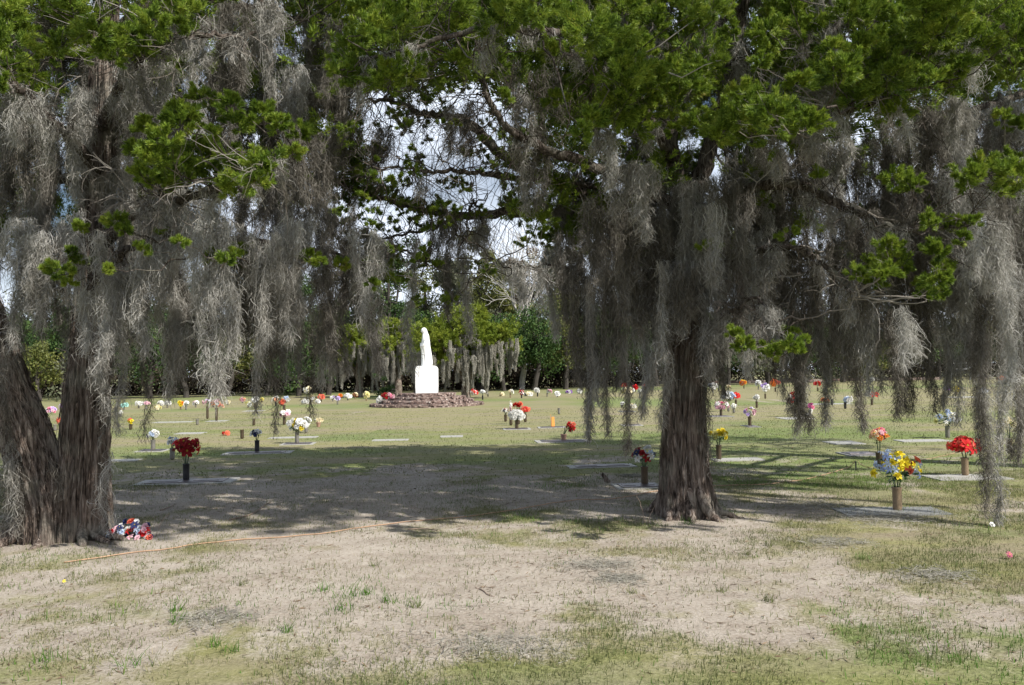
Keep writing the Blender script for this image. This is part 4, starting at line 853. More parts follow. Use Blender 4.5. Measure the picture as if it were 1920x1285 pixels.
TR = [
 (560,66,6.5,3.4,'dk',"dark green bushy tree behind the hanging moss left of the twin light green cedars"),
 (615,68,8,3.6,'dk',"dark rounded evergreen between the left moss and the light green cedars"),
 (500,70,7,3.6,'dk',"dark evergreen far behind the left moss curtain"),(425,68,6,3.8,'ol',"olive tree at the back left behind thin moss strands"),(350,66,7,4,'dk',"dark tree at the back left behind the tall yellow flowers"),
 (280,66,8,4,'dk',"dark tree far behind the bright moss hangs at left"),(200,64,7,4,'gr',"grey green tree behind the right one of the left trunks"),(75,62,4.6,2.4,'ol',"yellow olive bush seen between the two left trunks"),(120,70,9,4,'dk',"dark tall tree seen between the two left trunks"),(20,66,8,4,'dk',"dark tree at the far left edge beyond the lawn"),
 (735,78,12.5,3.6,'dk',"tall dark pine-like tree up left of the statue"),(700,88,14,4.5,'gr',"grey green tall tree behind the left light green cedar"),(800,88,13.5,4.5,'ol',"olive tall tree rising behind the statue"),(860,84,12.5,4,'gr',"grey tall thin tree behind the right light green cedar"),
 (900,80,15,3.0,'ol',"tall yellowish thin tree right of the statue, highest at centre"),(935,92,14,3.6,'ol',"loose yellow green tree beside the bare white one"),(975,96,15,4.2,'rd',"russet brown tree behind the bare white one"),(1045,94,14,4.6,'gr',"grey brown tall tree right of the bare white one"),
 (1000,74,8.4,4.2,'dk',"big dark glossy evergreen right of the light green cedars"),(945,73,6.2,3.2,'dk',"dark shrubby evergreen directly right of the cedar moss"),(1060,76,9.5,4.0,'ol',"olive green rounded tree left of the big trunk's hanging moss"),(1105,78,8,4.4,'dk',"dark evergreen behind the hanging moss left of the big trunk"),(910,70,7.5,3,'dk',"deep green tree between the two cedars' crowns and the bare tree"),(780,70,8,3.4,'dk',"blackish evergreen showing above the statue's head"),
 (1160,82,12,5,'dk',"dark tall tree hidden by the moss left of the big trunk"),(1230,84,11,5,'gr',"grey tree behind the big trunk"),(1310,86,11,5,'dk',"dark tree right behind the big trunk"),
 (1500,92,11,5.5,'dk',"dark tree behind the right moss curtains"),(1580,94,10,5.5,'gr',"grey green tree behind the gap with the red and white flowers"),(1632,90,5,3.2,'ol',"small lighter green tree in the gap of moss at the right"),(1680,98,11,5.5,'dk',"dark tree behind the right middle moss"),(1760,100,11,5.5,'gr',"grey green tree behind the metal gate"),(1830,100,12,5.5,'dk',"dark tree behind the far right moss"),(1900,98,11,5.5,'ol',"olive tree at the far right edge"),(1960,98,12,5.5,'dk',"dark tree just past the right edge"),
 (1440,104,13,5.5,'gr',"tall grey tree behind the mossy cedars at right"),
 (450,86,13,5.5,'gr',"tall grey green tree behind the left curtain"),(560,90,14,5.5,'dk',"tall dark tree behind the left centre moss"),(640,92,14,5,'gr',"tall grey tree left of the sky gap"),(330,84,13,5.5,'dk',"tall dark tree behind the left bough"),(210,84,13,5.5,'dk',"tall dark tree behind the left trunks"),(80,82,12,5.5,'gr',"tall grey tree at the far left behind the trunks"),
]
for t in TR:
    t = list(t); t[2] *= 1.16 if 690 < t[0] < 1120 and t[2] > 11 else 1.0
    tall = 690 < t[0] < 1120 and t[2] > 11
    far_tree(*t, n=(10500 if tall else 5200) if t[3] > 3.4 else (8000 if tall else 4200), nblob=20 if tall else 12)
def mossy_cedar(px, D, zc, rad, n, nm, label, seed, tx=None):
    """low spreading cedar: broad dense crown, pale moss skirt, short leaning trunk"""
    rg = np.random.default_rng(seed); x = atd(px, 700, D)[0]; base = np.array([tx if tx is not None else x, D, 0.]); root = empty("cedar_tree", base, label, "tree", "light green mossy cedars behind the statue")
    C = np.array([x, D, zc]); rad = np.asarray(rad); P = smooth_line([base - [0, 0, .1], base + [.05, 0, 1.2], (base + C) / 2 + [0, 0, .6], C + [0, 0, rad[2] * .3]], 12, .03, rg)
    g = G(); tube(g, P, np.linspace(.34, .10, 12), 10)
    for q in range(9):
        e = C + unit(rg.normal(0, 1, 3)) * rad * .8; p = P[rg.integers(3, 9)]; tube(g, smooth_line([p, (p + e) / 2 + [0, 0, -.1], e], 7, .04, rg), np.linspace(.12, .03, 7), 6)
    g.build("trunk", M_bark, root)
    g = G()
    for q in range(n):
        d = unit(rg.normal(0, 1, 3)); d[2] = abs(d[2]) * (1 if rg.random() < .8 else -.6); c = C + d * rad * rg.uniform(.45, 1.0) - [0, 0, rad[2] * .25]
        cluster(g, c, rg.uniform(.45, .75), 13, 60, .15, seed * 500 + q, .8, .35)
    g.build("crown", M_cedy, root)
    for q in range(nm):
        a = rg.uniform(math.pi * .95, math.pi * 2.05); rr = rg.uniform(.35, .98); z = C[2] - rad[2] * .35 + rg.uniform(-.55, 1.0); L_ = min(z - .15, rg.uniform(.9, 2.6))
        g = G(); moss(g, (C[0] + rr * rad[0] * math.cos(a), C[1] + rr * rad[1] * math.sin(a), z), L_, rg.uniform(.12, .30), D * .8, 3.2, seed * 70 + q, .5); g.build("spanish_moss", M_fmoss, root)
mossy_cedar(872, 52, 4.0, (3.7, 2.4, 2.5), 130, 58, "light green spreading cedar with pale hanging moss, right of the statue", 5, -3.15)
mossy_cedar(745, 58, 4.2, (2.3, 2.2, 2.3), 75, 34, "light green mossy cedar directly left of the statue", 6)
mossy_cedar(672, 59, 4.0, (2.2, 2.0, 2.1), 60, 32, "light green mossy cedar farther left, partly behind hanging moss", 8)
far_tree(1365, 84, 8.0, 4.2, 'gr', "grey mossy cedar just right of the big trunk at the back", .4, 14, None, 6000, 20, True, 9, "grey mossy trees at the back right")
far_tree(1440, 86, 7.5, 4.0, 'gr', "grey mossy cedar with long pale moss behind the low green branch", .4, 14, None, 6000, 18, True, 10, "grey mossy trees at the back right")
far_tree(600, 72, 6, 3.2, 'gr', "grey mossy tree above the tall white spray of flowers", .4, 10, None, 5000, 12, True, 12)
far_tree(719, 55.5, 1.5, .95, 'dk', "small round shrub beside the left end of the brick platform", .1, 5, .09, 1500, 0, False, 14, "shrubs")
# bare white tree
rg = np.random.default_rng(31); b = atd(978, 700, 79); b[2] = 0; root = empty("bare_tree", b, "leafless pale white tree standing in front of the tall wood right of the statue", "tree")
g = G(); P = smooth_line([b, b + [.4, 0, 4], b + [.3, 0, 7]], 10, .05, rg); tube(g, P, np.linspace(.30, .2, 10), 8); g.build("trunk", M_bare, root)
for q in range(6):
    g = G(); a = q * 1.05; twigs(g, P[-1] - [0, 0, .15 * q], unit(np.array([math.cos(a) * .42, math.sin(a) * .3, 1])), 6.0, .13, 3, rg, -.06, 4, 4, .5); g.build("limb", M_bare, root)
# the wood's low edge and its depth: one continuous mass of undergrowth
rg = np.random.default_rng(41); g = G()
for px in np.arange(-260, 2200, 15):
    Dn = np.interp(px, [-260, 300, 1000, 1150, 1500, 2200], [66, 70, 72, 80, 104, 112]); x = atd(px, 700, Dn)[0]
    g.mi = 1; leafblob(g, (x * 1.08, Dn + 9 + rg.uniform(0, 3), rg.uniform(.9, 1.7)), (1.9, 1.5, 1.8), 420, .30, rg, .2)  # low layer takes the brown with painted-in shade
    g.mi = 0; leafblob(g, (x, Dn + 3 + rg.uniform(0, 3), rg.uniform(3.3, 5.0)), (2.0, 2.0, 1.6), 480, .26, rg, .2)
    leafblob(g, (x * 1.12, Dn + 14 + rg.uniform(0, 6), rg.uniform(3.5, 5.5)), (2.6, 2, 3.4), 420, .5, rg, .2)
    if rg.random() < .8: leafblob(g, (x * 1.3, Dn + 26 + rg.uniform(0, 6), rg.uniform(4, 7.5)), (4, 3, 4.5), 420, .6, rg, .2)
tag(g.build("undergrowth", [M_dk, M_und]), "dark dense undergrowth and far wood along the lawn's back edge", "undergrowth", kind='stuff')
# stems in the undergrowth, low wall, gate
for x0_, x1_, Dn, lab in ((1180, 1460, 97., "low reddish brick edging along the back of the lawn, from the big trunk rightwards"), (1460, 1760, 99., "low reddish brick edging at the back right, ending near the pipe gate")):
    g = G(); a = atd(x0_, 700, Dn); b = atd(x1_, 700, Dn); nn = 26
    for q in range(nn):
        c = a + (b - a) * (q + .5) / nn; box(g, (c[0], c[1], .16), ((b - a)[0] / nn / 2 * 1.01, .12, .16 + .002 * (q % 2)))
    tag(g.build("brick_edging", M_brick, loc=(a[0], Dn, 0)), lab, "edging", "brick edging at the back of the lawn")
M_galv = plain("galvanised_pipe", (.62, .63, .64), .45, .1, 10)
c = ground(1783, 712); c = atd(1783, 700, 92); s = 92 / F; root = empty("pipe_gate", (c[0], c[1], 0), "pale metal pipe gate frame standing at the back right behind hanging moss", "gate")
for xo in (0, 36): 
    g = G(); b = np.array([c[0] + xo * s, c[1], 0]); tube(g, [b, b + [0, 0, 2.2]], .07, 8); g.build("post", M_galv, root)
for z_ in (1.3, 2.0):
    g = G(); tube(g, [(c[0], c[1], z_), (c[0] + 36 * s, c[1], z_)], .05, 8); g.build("rail", M_galv, root)

# ---------------------------------------------------------------- the three big mossy cedars
GAPS = [(880,300,75,60),(840,345,95,35),(700,215,32,60),(730,330,30,20),(735,480,38,60),(900,440,60,50),(940,470,50,45),(770,250,60,40),(930,250,30,20),(1130,330,25,20),(135,345,20,42),(245,20,28,20),(360,160,18,16),(530,190,20,25),(1610,240,28,13),(1625,295,15,12),(1700,265,18,12),(1850,240,14,25),(1415,35,22,16),(870,480,110,70),(820,560,160,150),(1000,610,60,150),(1310,290,12,25),(1340,345,20,30),(455,60,18,22),(560,60,14,24),(860,190,50,22)]
def in_gap(P, k=1.0):
    x, y = proj(P); r = np.zeros(len(x), bool)
    for gx_, gy_, a, b in GAPS: r |= ((x - gx_) / (a * k)) ** 2 + ((y - gy_) / (b * k)) ** 2 < 1
    return r
class Tree:
    def __init__(s, base, label): s.root = empty("cedar_tree", base, label, "tree", "big mossy cedars in front"); s.wood = []
    def limb(s, pts, r, name="limb", k=9, jit=.012, tree_twigs=0, seed=0, twl=.5, lm=.6):
        P = np.array([atd(px, py, D) for px, py, D in pts]); n = max(8, len(P) * 7); P = smooth_line(P, n, jit); rr = np.interp(np.linspace(0, 1, n), np.linspace(0, 1, len(r)), r) * (.72 if len(r) > 3 else .85)
        rg = np.random.default_rng(seed + len(s.wood)); kn = 1 + rg.normal(0, .12, (n, k)); g = G(); tube(g, P, rr, k, rad=kn)
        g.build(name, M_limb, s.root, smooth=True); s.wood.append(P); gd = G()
        for q in range(int(tree_twigs * 1.7)):
            i = rg.integers(n // 5, n); d = unit(rg.normal(0, 1, 3) + np.array([0, -.2, -.1])); twigs(gd, P[i], d, twl * rg.uniform(.5, 1.3), .0068, 2, rg, .05, 4, 3)
        if gd.v: tag(gd.build("twigs", M_twig if len(s.wood) % 2 else M_limb, s.root), kind='stuff')
        if lm:
            ln = np.linalg.norm(np.diff(P, axis=0), axis=1).sum(); gm = G()
            for q in range(int(ln * 5 * lm)):
                i = rg.integers(2, n); L_ = rg.uniform(.12, .5)
                moss(gm, P[i] + [0, 0, .04], L_, rg.uniform(.08, .2), max(6.5, P[i][1]), .8, seed * 77 + q + len(s.wood) * 991, 1.2)
            if gm.v: tag(gm.build("limb_moss", M_moss, s.root), kind='stuff')
        return P
    def near(s, c):
        W_ = np.concatenate(s.wood); return W_[np.argmin(((W_ - c) ** 2).sum(1) + .6 * np.abs(W_[:, 2] - c[2] + .3))]
    def bough(s, cl, D, seed, R=1.0, npl=32, nl=150, jd=.5, leaf=.029, M_=None):
        """cl: (px,py,r) foliage cushions; one foliage part with its twig part"""
        rg = np.random.default_rng(seed); g = G(); gt = G()
        for k_, (px, py, r) in enumerate(cl):
            Dd = D + rg.normal(0, jd); c = atd(px, py, Dd); Rm = r * Dd / F * 1.02 * R
            cluster(g, c, Rm, max(6, int(npl * (Rm / .16) ** 1.2)), nl, leaf, seed * 100 + k_)
            w = s.near(c); L_ = np.linalg.norm(w - c)
            if L_ < 3.2:
                m_ = (w + c) / 2 + np.array([rg.normal(0, .12), rg.normal(0, .12), -.10 * L_]); tube(gt, smooth_line([w, m_, c], 9, .02, rg), np.linspace(.005 + .004 * L_, .003, 9), 5, cap=False)
            for q in range(2): twigs(gt, c + rg.normal(0, Rm * .3, 3), rg.normal(0, 1, 3) + [0, 0, .3], Rm * 1.2, .0026, 1, rg, 0, 3, 3)
        f = g.build("foliage", M_ or M_ced, s.root); tag(gt.build("twigs", M_limb if seed % 3 else M_twig, s.root), kind='stuff'); return f
    def hang(s, rows, seed, dens=1.15):
        for k_, (px, yt, yb, w, D) in enumerate(rows):
            p = atd(px, yt, D); L_ = (yb - yt) * D / F; g = G(); moss(g, p, L_, w * D / F * 1.05, D, dens, seed * 1000 + k_, 1.15)
            g.build("spanish_moss", M_moss if (D < 7.35 or (k_ * 7 + seed) % 5 < 2) else M_shmoss, s.root)  # front hangs in the bright tone, many deeper ones in painted shade
    def fill(s, n, xr, yr, lr, Dr, wr, seed, dens=.8, acc=None):
        rg = np.random.default_rng(seed); g = G(); made = 0; tries = 0
        while made < n and tries < n * 12:
            tries += 1; px, yt, L_, D, w = rg.uniform(*xr), rg.uniform(*yr), rg.uniform(*lr), rg.uniform(*Dr), rg.uniform(*wr)
            if acc and not acc(px, yt, yt + L_): continue
            pts = np.array([atd(px, yt + L_ * t, D) for t in (0, .25, .5, .75, .97)])
            if in_gap(pts, 1.08).any(): continue
            moss(g, atd(px, yt, D), L_ * D / F, w * D / F, D, dens, seed * 7919 + made, .8); made += 1
        if made: tag(g.build("moss_curtain", M_shmoss, s.root), kind='stuff')  # back curtains carry the shade in their colour
    def crown(s, ctr, rad, n, seed, R=(.3, .5), nl=60, leaf=.055, low=-.6, keep=None):
        rg = np.random.default_rng(seed); g = G(); made = 0; tries = 0
        while made < n and tries < n * 20:
            tries += 1; d = unit(rg.normal(0, 1, 3)) * rg.uniform(.35, 1) ** .6
            if d[2] < low: continue
            c = np.asarray(ctr) + d * rad
            if keep and not keep(c): continue
            a = c + np.array([[0, 0, 0], [.25, 0, 0], [-.25, 0, 0], [0, 0, -.25]])
            if in_gap(a, 1.0).any(): continue
            cluster(g, c, rg.uniform(*R), 16, nl, leaf, seed * 31 + made); made += 1
        return g.build("crown", M_ced, s.root)

b1 = ground(1284, 966)
T1 = Tree(b1, "big mossy cedar with a flared fluted trunk right of centre")
D1 = b1[1]
P = [b1 - [0, 0, .12]] + [atd(px, py, D1 + dd) for px, py, dd in ((1283, 900, 0), (1281, 800, 0), (1286, 700, .02), (1290, 600, .05), (1288, 500, .05), (1288, 420, .05), (1286, 350, .1))]
g = G(); trunk_mesh(g, P, [.35, .275, .232, .215, .205, .20, .19, .15], 3, flare=.20); g.build("trunk", M_bark, T1.root, smooth=True); T1.wood.append(np.array(P))
# buttress roots
g = G()
for a, L_, r in ((-1.0, .26, .07), (-2.2, .20, .065), (-.35, .36, .055), (.5, .2, .06), (2.6, .2, .06), (-1.6, .2, .07)):
    d = np.array([math.cos(a), math.sin(a), 0]); tube(g, smooth_line([b1 + d * .20 + [0, 0, .30], b1 + d * .34 + [0, 0, .09], b1 + d * (.34 + L_ * .5) + [0, 0, .015], b1 + d * (.34 + L_) - [0, 0, .05]], 14, .006), np.linspace(r, r * .3, 14), 10)
g.build("root", M_bark, T1.root, smooth=True)
d = D1
T1.limb([(1286,380,d),(1262,300,d),(1248,150,d),(1240,0,d),(1238,-250,d),(1240,-500,d)], [.15,.13,.10,.08,.05], tree_twigs=10)
T1.limb([(1286,390,d),(1320,320,d-.1),(1350,200,d-.1),(1378,90,d-.2),(1400,-20,d-.2),(1430,-300,d)], [.16,.13,.09,.07,.04], tree_twigs=10)
T1.limb([(1285,400,d),(1200,345,8.5),(1108,311,8.2),(1001,267,7.9),(950,240,7.8),(917,187,7.7),(890,110,7.6)], [.11,.085,.06,.045,.025], tree_twigs=22, twl=.7, lm=.12)
T1.limb([(1285,440,d),(1150,390,9.0),(1020,335,9.1),(941,291,9.1),(874,227,9.1),(800,214,9),(750,194,9),(690,185,9)], [.12,.10,.085,.07,.04,.025], tree_twigs=26, twl=.8, lm=.12)
T1.limb([(1120,350,8.9),(938,331,8.7),(867,321,8.6),(800,322,8.5),(757,314,8.5),(700,320,8.5)], [.055,.04,.03,.02,.015], tree_twigs=18, twl=.6, lm=.12)
T1.limb([(1282,470,d),(1150,420,9.1),(1000,398,9.3),(860,405,9.3),(740,380,9.3),(640,345,9.2),(560,325,9.1)], [.11,.09,.07,.05,.035,.02], tree_twigs=20, twl=.6, lm=.3)
T1.limb([(870,405,9.3),(820,425,9.2),(760,438,9.2),(700,452,9.2),(650,470,9.1)], [.03,.025,.018,.010], tree_twigs=8)
T1.limb([(710,448,9.2),(740,465,9.1),(780,480,9.0),(800,482,9)], [.02,.015,.008], tree_twigs=4)
T1.limb([(880,400,9.3),(890,380,9.1),(905,420,9.0),(870,450,9.0)], [.02,.014,.008], tree_twigs=3)
T1.limb([(1100,560,8.6),(1060,500,8.6),(1000,500,8.5),(960,496,8.5),(925,488,8.5)], [.03,.022,.012,.006], tree_twigs=5, twl=.3)
T1.limb([(1290,430,d),(1400,360,8.2),(1500,345,7.8),(1600,400,7.4),(1700,430,7.2),(1820,425,6.9)], [.10,.08,.06,.035,.018], tree_twigs=16)
T1.limb([(1290,540,d),(1390,480,8.3),(1490,465,7.9),(1560,510,7.6),(1600,560,7.5)], [.07,.05,.035,.015], tree_twigs=8)
T1.limb([(1350,210,8.6),(1440,160,7.6),(1560,135,6.9),(1700,90,6.6),(1850,60,6.5),(1980,30,6.4)], [.08,.06,.05,.03,.02], tree_twigs=10)
T1.limb([(1345,250,8.6),(1420,250,7.8),(1520,230,7.0),(1640,190,6.7),(1740,160,6.6)], [.07,.05,.03,.015], tree_twigs=10)
T1.limb([(1262,300,8.7),(1200,200,7.6),(1130,100,6.9),(1020,60,6.6),(900,55,6.5),(780,90,6.4),(680,110,6.4)], [.08,.06,.045,.03,.015], tree_twigs=14)
T1.limb([(1560,130,6.9),(1562,40,6.9),(1550,-100,7)], [.05,.04,.02], tree_twigs=4)
T1.limb([(1300,620,d),(1360,590,8.0),(1420,560,7.4),(1450,600,7.2),(1470,640,7.1)], [.035,.022,.014,.006], tree_twigs=10, twl=.35)
rgl = np.random.default_rng(99); cl = []
for P_ in T1.wood[3:9]:
    for q in range(42):
        p_ = P_[rgl.integers(3, len(P_))] + rgl.normal(0, .30, 3); x_, y_ = proj(p_)
        if x_[0] < 1250 and not (in_gap(p_)[0] and rgl.random() < .5): cl.append((x_[0], y_[0], rgl.uniform(7, 17)))
T1.bough(cl, 8.9, 19, npl=14, nl=90)
# rising limbs that carry the upper crown
for k_, (px, dd, top) in enumerate(((1050, .5, -420), (1150, -1, -600), (1330, .8, -700), (1450, -.6, -520), (900, .6, -260), (1600, .4, -330))):
    T1.limb([(1275, 120, d), ((px + 1275) / 2, -40, d + dd * .5), (px, top * .6, d + dd), (px - 20, top, d + dd)], [.07, .05, .03, .012], seed=k_)
A1 = [(660,100,40),(683,140,45),(740,43,40),(800,40,42),(840,33,38),(874,50,38),(757,67,38),(723,150,40),(763,134,36),(700,60,34),(857,117,26),(880,134,22),(924,127,32),(928,53,36),(958,20,42),(1008,20,42),(650,20,34),(690,8,32),(640,140,26)]
A2 = [(1075,50,42),(1108,67,50),(1091,100,42),(1158,87,46),(1142,117,42),(1208,100,32),(1175,150,48),(1225,150,38),(1158,184,42),(1208,187,46),(1259,144,32),(1259,187,40),(1108,227,26),(1158,214,36),(1192,234,36),(1041,187,22),(944,180,16),(1092,247,20),(1265,244,16),(1040,100,28),(1170,20,38),(1225,45,30),(1060,10,32)]
A3 = [(1300,40,34),(1467,20,36),(1487,25,30),(1440,67,36),(1521,60,38),(1307,140,28),(1347,114,16),(1300,167,28),(1424,117,20),(1420,187,34),(1390,180,28),(1357,221,36),(1400,227,40),(1447,221,44),(1487,214,44),(1307,234,32),(1347,247,34),(1407,247,38),(1464,254,38),(1511,234,36),(1330,20,24),(1370,60,20)]
A4 = [(1497,160,30),(1548,140,40),(1581,134,40),(1564,180,40),(1604,160,40),(1614,187,38),(1641,87,40),(1614,87,30),(1641,120,40),(1665,147,45),(1698,147,40),(1665,187,42),(1681,207,30),(1560,95,26),(1598,33,42),(1550,20,30),(1640,30,36)]
A5 = [(1742,150,30),(1782,150,28),(1698,43,36),(1715,74,45),(1765,60,50),(1809,84,50),(1832,43,48),(1882,33,48),(1849,107,42),(1899,74,42),(1782,20,40),(1740,15,36),(1900,130,30),(1800,130,28),(1735,105,34)]
T1.bough(A1, 6.5, 1); T1.bough(A2, 6.7, 2); T1.bough(A3, 6.9, 3); T1.bough(A4, 6.6, 4); T1.bough(A5, 6.5, 5)
T1.bough([(1708,348,25),(1675,334,20),(1745,417,20),(1782,423,20),(1815,420,20),(1805,450,14),(1760,425,14)], 6.8, 7)
T1.bough([(1665,460,22),(1675,484,28),(1638,497,22),(1608,514,18),(1640,527,20),(1658,514,24),(1690,504,20),(1755,474,26),(1768,500,22),(1755,527,24),(1732,547,20),(1758,551,18),(1728,527,16)], 6.9, 9)
T1.bough([(1377,628,16),(1397,648,18),(1420,661,16),(1447,664,16),(1480,624,14),(1484,654,20),(1470,641,16),(1507,638,10),(1440,650,12)], 7.1, 11)
T1.bough([(1380,460,22),(1430,380,22),(1500,360,24),(1520,420,26),(1480,440,20),(1330,470,22),(1350,400,24),(1540,330,18),(1420,330,20)], 8.0, 13, npl=18)
rgt = np.random.default_rng(123)
T1.bough([(rgt.uniform(680, 1900), rgt.uniform(-110, 70), rgt.uniform(26, 42)) for _ in range(62)], 7.5, 14, npl=22, nl=100)  # foliage added along and above the top edge to shade the moss behind
# the dark shaded boughs behind
T1.bough([(975,405,30),(1010,420,34),(1050,400,34),(1060,450,36),(1100,430,36),(1130,400,30),(1040,350,30),(1085,360,28),(1020,455,22),(1110,480,30),(1005,380,24),(1060,490,22),(960,380,18),(1160,330,24),(1100,330,18)], 9.2, 15, npl=20)
T1.bough([(900,400,16),(860,398,16),(830,405,14),(795,395,18),(760,385,18),(730,372,20),(690,365,22),(655,350,24),(620,340,24),(590,330,22),(640,380,18),(670,330,18),(560,320,20),(745,335,14),(760,345,12)], 9.2, 16, npl=18)
T1.bough([(800,480,12),(780,490,10),(735,500,12),(700,510,12),(760,240,22),(790,225,16),(740,215,16),(830,235,14),(700,160,20),(655,230,24),(640,190,26),(660,280,20),(905,260,14),(875,290,12),(980,300,16),(940,330,12)], 9.1, 17, npl=16)
H1 = [(770,440,690,20,8.9),(838,400,600,26,9.0),(872,430,640,22,9.1),(818,410,500,30,9.2),(715,235,345,42,8.8),(845,190,280,26,8.6),(878,180,260,24,8.6),(985,165,400,36,7.9),(1010,240,390,36,8.0),(1130,235,340,46,7.1),(1165,300,400,56,7.4),(1215,305,440,36,7.0),(1195,300,380,50,7.3),(1120,380,560,64,7.9),(1070,430,600,56,8.5),(1045,460,620,44,8.7),(1096,500,800,56,8.6),(1108,540,828,34,8.5),(1148,490,842,60,8.3),(1150,470,690,60,8.4),(1190,500,760,44,8.5),(1170,400,600,66,8.0),(1228,470,800,34,8.3),(1085,480,700,40,8.8),(1205,420,640,60,8.3),(1260,480,660,56,8.0),(1292,500,610,50,7.9),(1322,480,700,56,8.0),(1350,540,730,30,8.2),(1240,400,560,60,8.2),(1310,380,560,60,8.1),
 (1370,340,600,76,7.9),(1405,440,650,64,8.2),(1440,360,640,70,8.6),(1465,540,700,46,8.6),(1483,620,800,36,8.4),(1503,640,805,26,8.2),(1540,550,790,26,8.5),(1520,450,660,60,8.3),(1558,480,730,50,8.6),(1590,400,650,64,8.6),(1603,590,795,26,9),(1622,540,740,40,8.1),(1620,380,580,64,7.9),(1690,570,670,24,6.8),(1712,600,660,30,6.9),(1672,570,765,46,8.1),(1650,500,730,50,8.3),(1700,630,775,34,8.3),(1732,540,765,36,8.1),(1765,540,750,46,8.1),(1700,440,620,60,8.2),(1560,260,430,66,8.2),(1500,280,440,66,8.1),(1640,270,430,66,8.4),(1440,280,430,66,8.1),(1690,290,440,54,8.2),(1380,290,420,60,8.5),(1420,520,640,60,8.4),(1740,380,520,60,7.9),(1235,20,190,34,8.3),(1510,-10,70,34,7.4),(1330,380,520,30,7.5),(1575,560,700,30,8.2),(1495,700,790,16,8.0),(1405,600,700,18,7.5)]
rgq = np.random.default_rng(92)
T1.bough([(rgq.uniform(1120, 1780), rgq.uniform(240, 500), rgq.uniform(14, 26)) for _ in range(60)], 9.9, 18, npl=14, jd=.6)
H1 += [(1255,430,640,40,8.2),(1285,450,630,40,8.1),(1315,470,690,26,8.1),(1322,600,790,12,8.4),(1300,330,520,50,8.2),(1260,340,520,50,8.3)]
T1.hang(H1, 1)
T1.fill(74, (1040, 1740), (250, 500), (120, 230), (8.9, 10.6), (40, 85), 51, .8)
T1.fill(8, (640, 1240), (-40, 260), (60, 150), (7.5, 9.5), (24, 50), 52, .6)
T1.fill(16, (1250, 1740), (-20, 200), (60, 130), (7.6, 9.5), (30, 50), 53, .7)
def shade_canopy(tree, n, seed, box_, keep):
    """high crown cushions, added towards the sun to cast the wanted shade on the lawn"""
    rg = np.random.default_rng(seed); g = G(); made = 0; tries = 0; k_ = 1 / math.tan(R_(SUN_EL))
    while made < n and tries < n * 30:
        tries += 1; z = rg.uniform(4.9, 8.6); xs = rg.uniform(box_[0], box_[1]); ys = rg.uniform(box_[2], box_[3])
        if not keep(xs, ys): continue
        c = np.array([xs + SUN_DIR[0] * k_ * z, ys + SUN_DIR[1] * k_ * z, z])
        if z < 1.6 + .50 * c[1] + .1 and c[1] < 7.6: continue
        if c[1] < 7.3 and (c[1] > 4.3 or ys > 9.2 or z < 7): continue          # the front boughs stay in the sun
        if in_gap(c + np.array([[0, 0, 0], [.3, 0, 0], [-.3, 0, 0], [0, 0, -.3]]), 1.0).any(): continue
        cluster(g, c, rg.uniform(.34, .55), 15, 60, .085, seed * 31 + made); made += 1
    g.build("crown", M_ced, tree.root)  # part of the crown shaped by the ground shade it casts
def in_shade(x, y):
    e = fbm(np.array([x * .5 + 20]), np.array([y * .5]), .5, 3)[0] - .5
    return y > 8.75 + e * 1.6 - .5 * (-4.6 < x < -2) and y < 17.2 + e * 4 and x < 3.2 + (12 - y) * .12 + e * 2.5 and x > -7.5
shade_canopy(T1, 540, 61, (-7.5, 5, 8, 19), in_shade)
T1.crown((1.5, 9.6, 4.6), (4.6, 2.0, 1.5), 90, 62, (.22, .36), 70, .04, -1)

b2 = ground(112, 1012)
T2 = Tree(b2, "big mossy cedar with two joined trunks at the left edge"); D2 = b2[1]
P = [ground(150, 1010) - [0, 0, .1]] + [atd(px, py, D2 + dd) for px, py, dd in ((150, 930, 0), (156, 850, 0), (160, 760, 0), (166, 680, .05), (170, 600, .1), (178, 450, .1), (188, 300, .1), (196, 150, .1), (205, -50, .1), (215, -350, .1))]
g = G(); trunk_mesh(g, P, [.27, .245, .225, .22, .21, .20, .18, .16, .14, .11, .05], 8, flare=.10); g.build("trunk", M_bark, T2.root, smooth=True); T2.wood.append(np.array(P))
P = [ground(90, 1012) - [0, 0, .1]] + [atd(px, py, D2 + dd) for px, py, dd in ((90, 950, -.03), (76, 895, -.06), (44, 810, -.12), (6, 725, -.15), (-26, 640, -.2), (-70, 520, -.2), (-120, 380, -.2))]
g = G(); trunk_mesh(g, P, [.27, .255, .25, .245, .235, .225, .2, .16], 14, flare=.10); g.build("trunk", M_bark, T2.root, smooth=True); T2.wood.append(np.array(P))
g = G()
for (bx, a, L_, r) in ((150, -1.0, .35, .07), (150, -.3, .55, .05), (150, -.6, .6, .05), (72, -1.9, .4, .07), (72, -2.7, .4, .07), (110, -1.5, .3, .09), (150, .3, .4, .06)):
    bb = ground(bx, 1010); dd = np.array([math.cos(a), math.sin(a), 0]); tube(g, smooth_line([bb + dd * .12 + [0, 0, .22], bb + dd * .26 + [0, 0, .07], bb + dd * (.26 + L_ * .5) + [0, 0, .012], bb + dd * (.26 + L_) - [0, 0, .04]], 14, .006), np.linspace(r, r * .3, 14), 10)
g.build("root", M_bark, T2.root, smooth=True)
e = D2
T2.limb([(178,470,e),(260,400,7.3),(340,375,6.8),(420,350,6.5),(520,300,6.3)], [.09,.07,.045,.015], tree_twigs=12)
T2.limb([(188,320,e),(100,230,7.2),(40,170,6.7),(-20,130,6.5)], [.07,.05,.02], tree_twigs=8)
T2.limb([(192,240,e),(240,130,7.2),(300,85,7),(350,70,7),(430,68,7.4),(500,60,7.8)], [.07,.05,.035,.015], tree_twigs=10)
T2.limb([(172,540,e),(240,470,7.2),(330,450,6.9),(430,480,6.7)], [.05,.035,.012], tree_twigs=8)
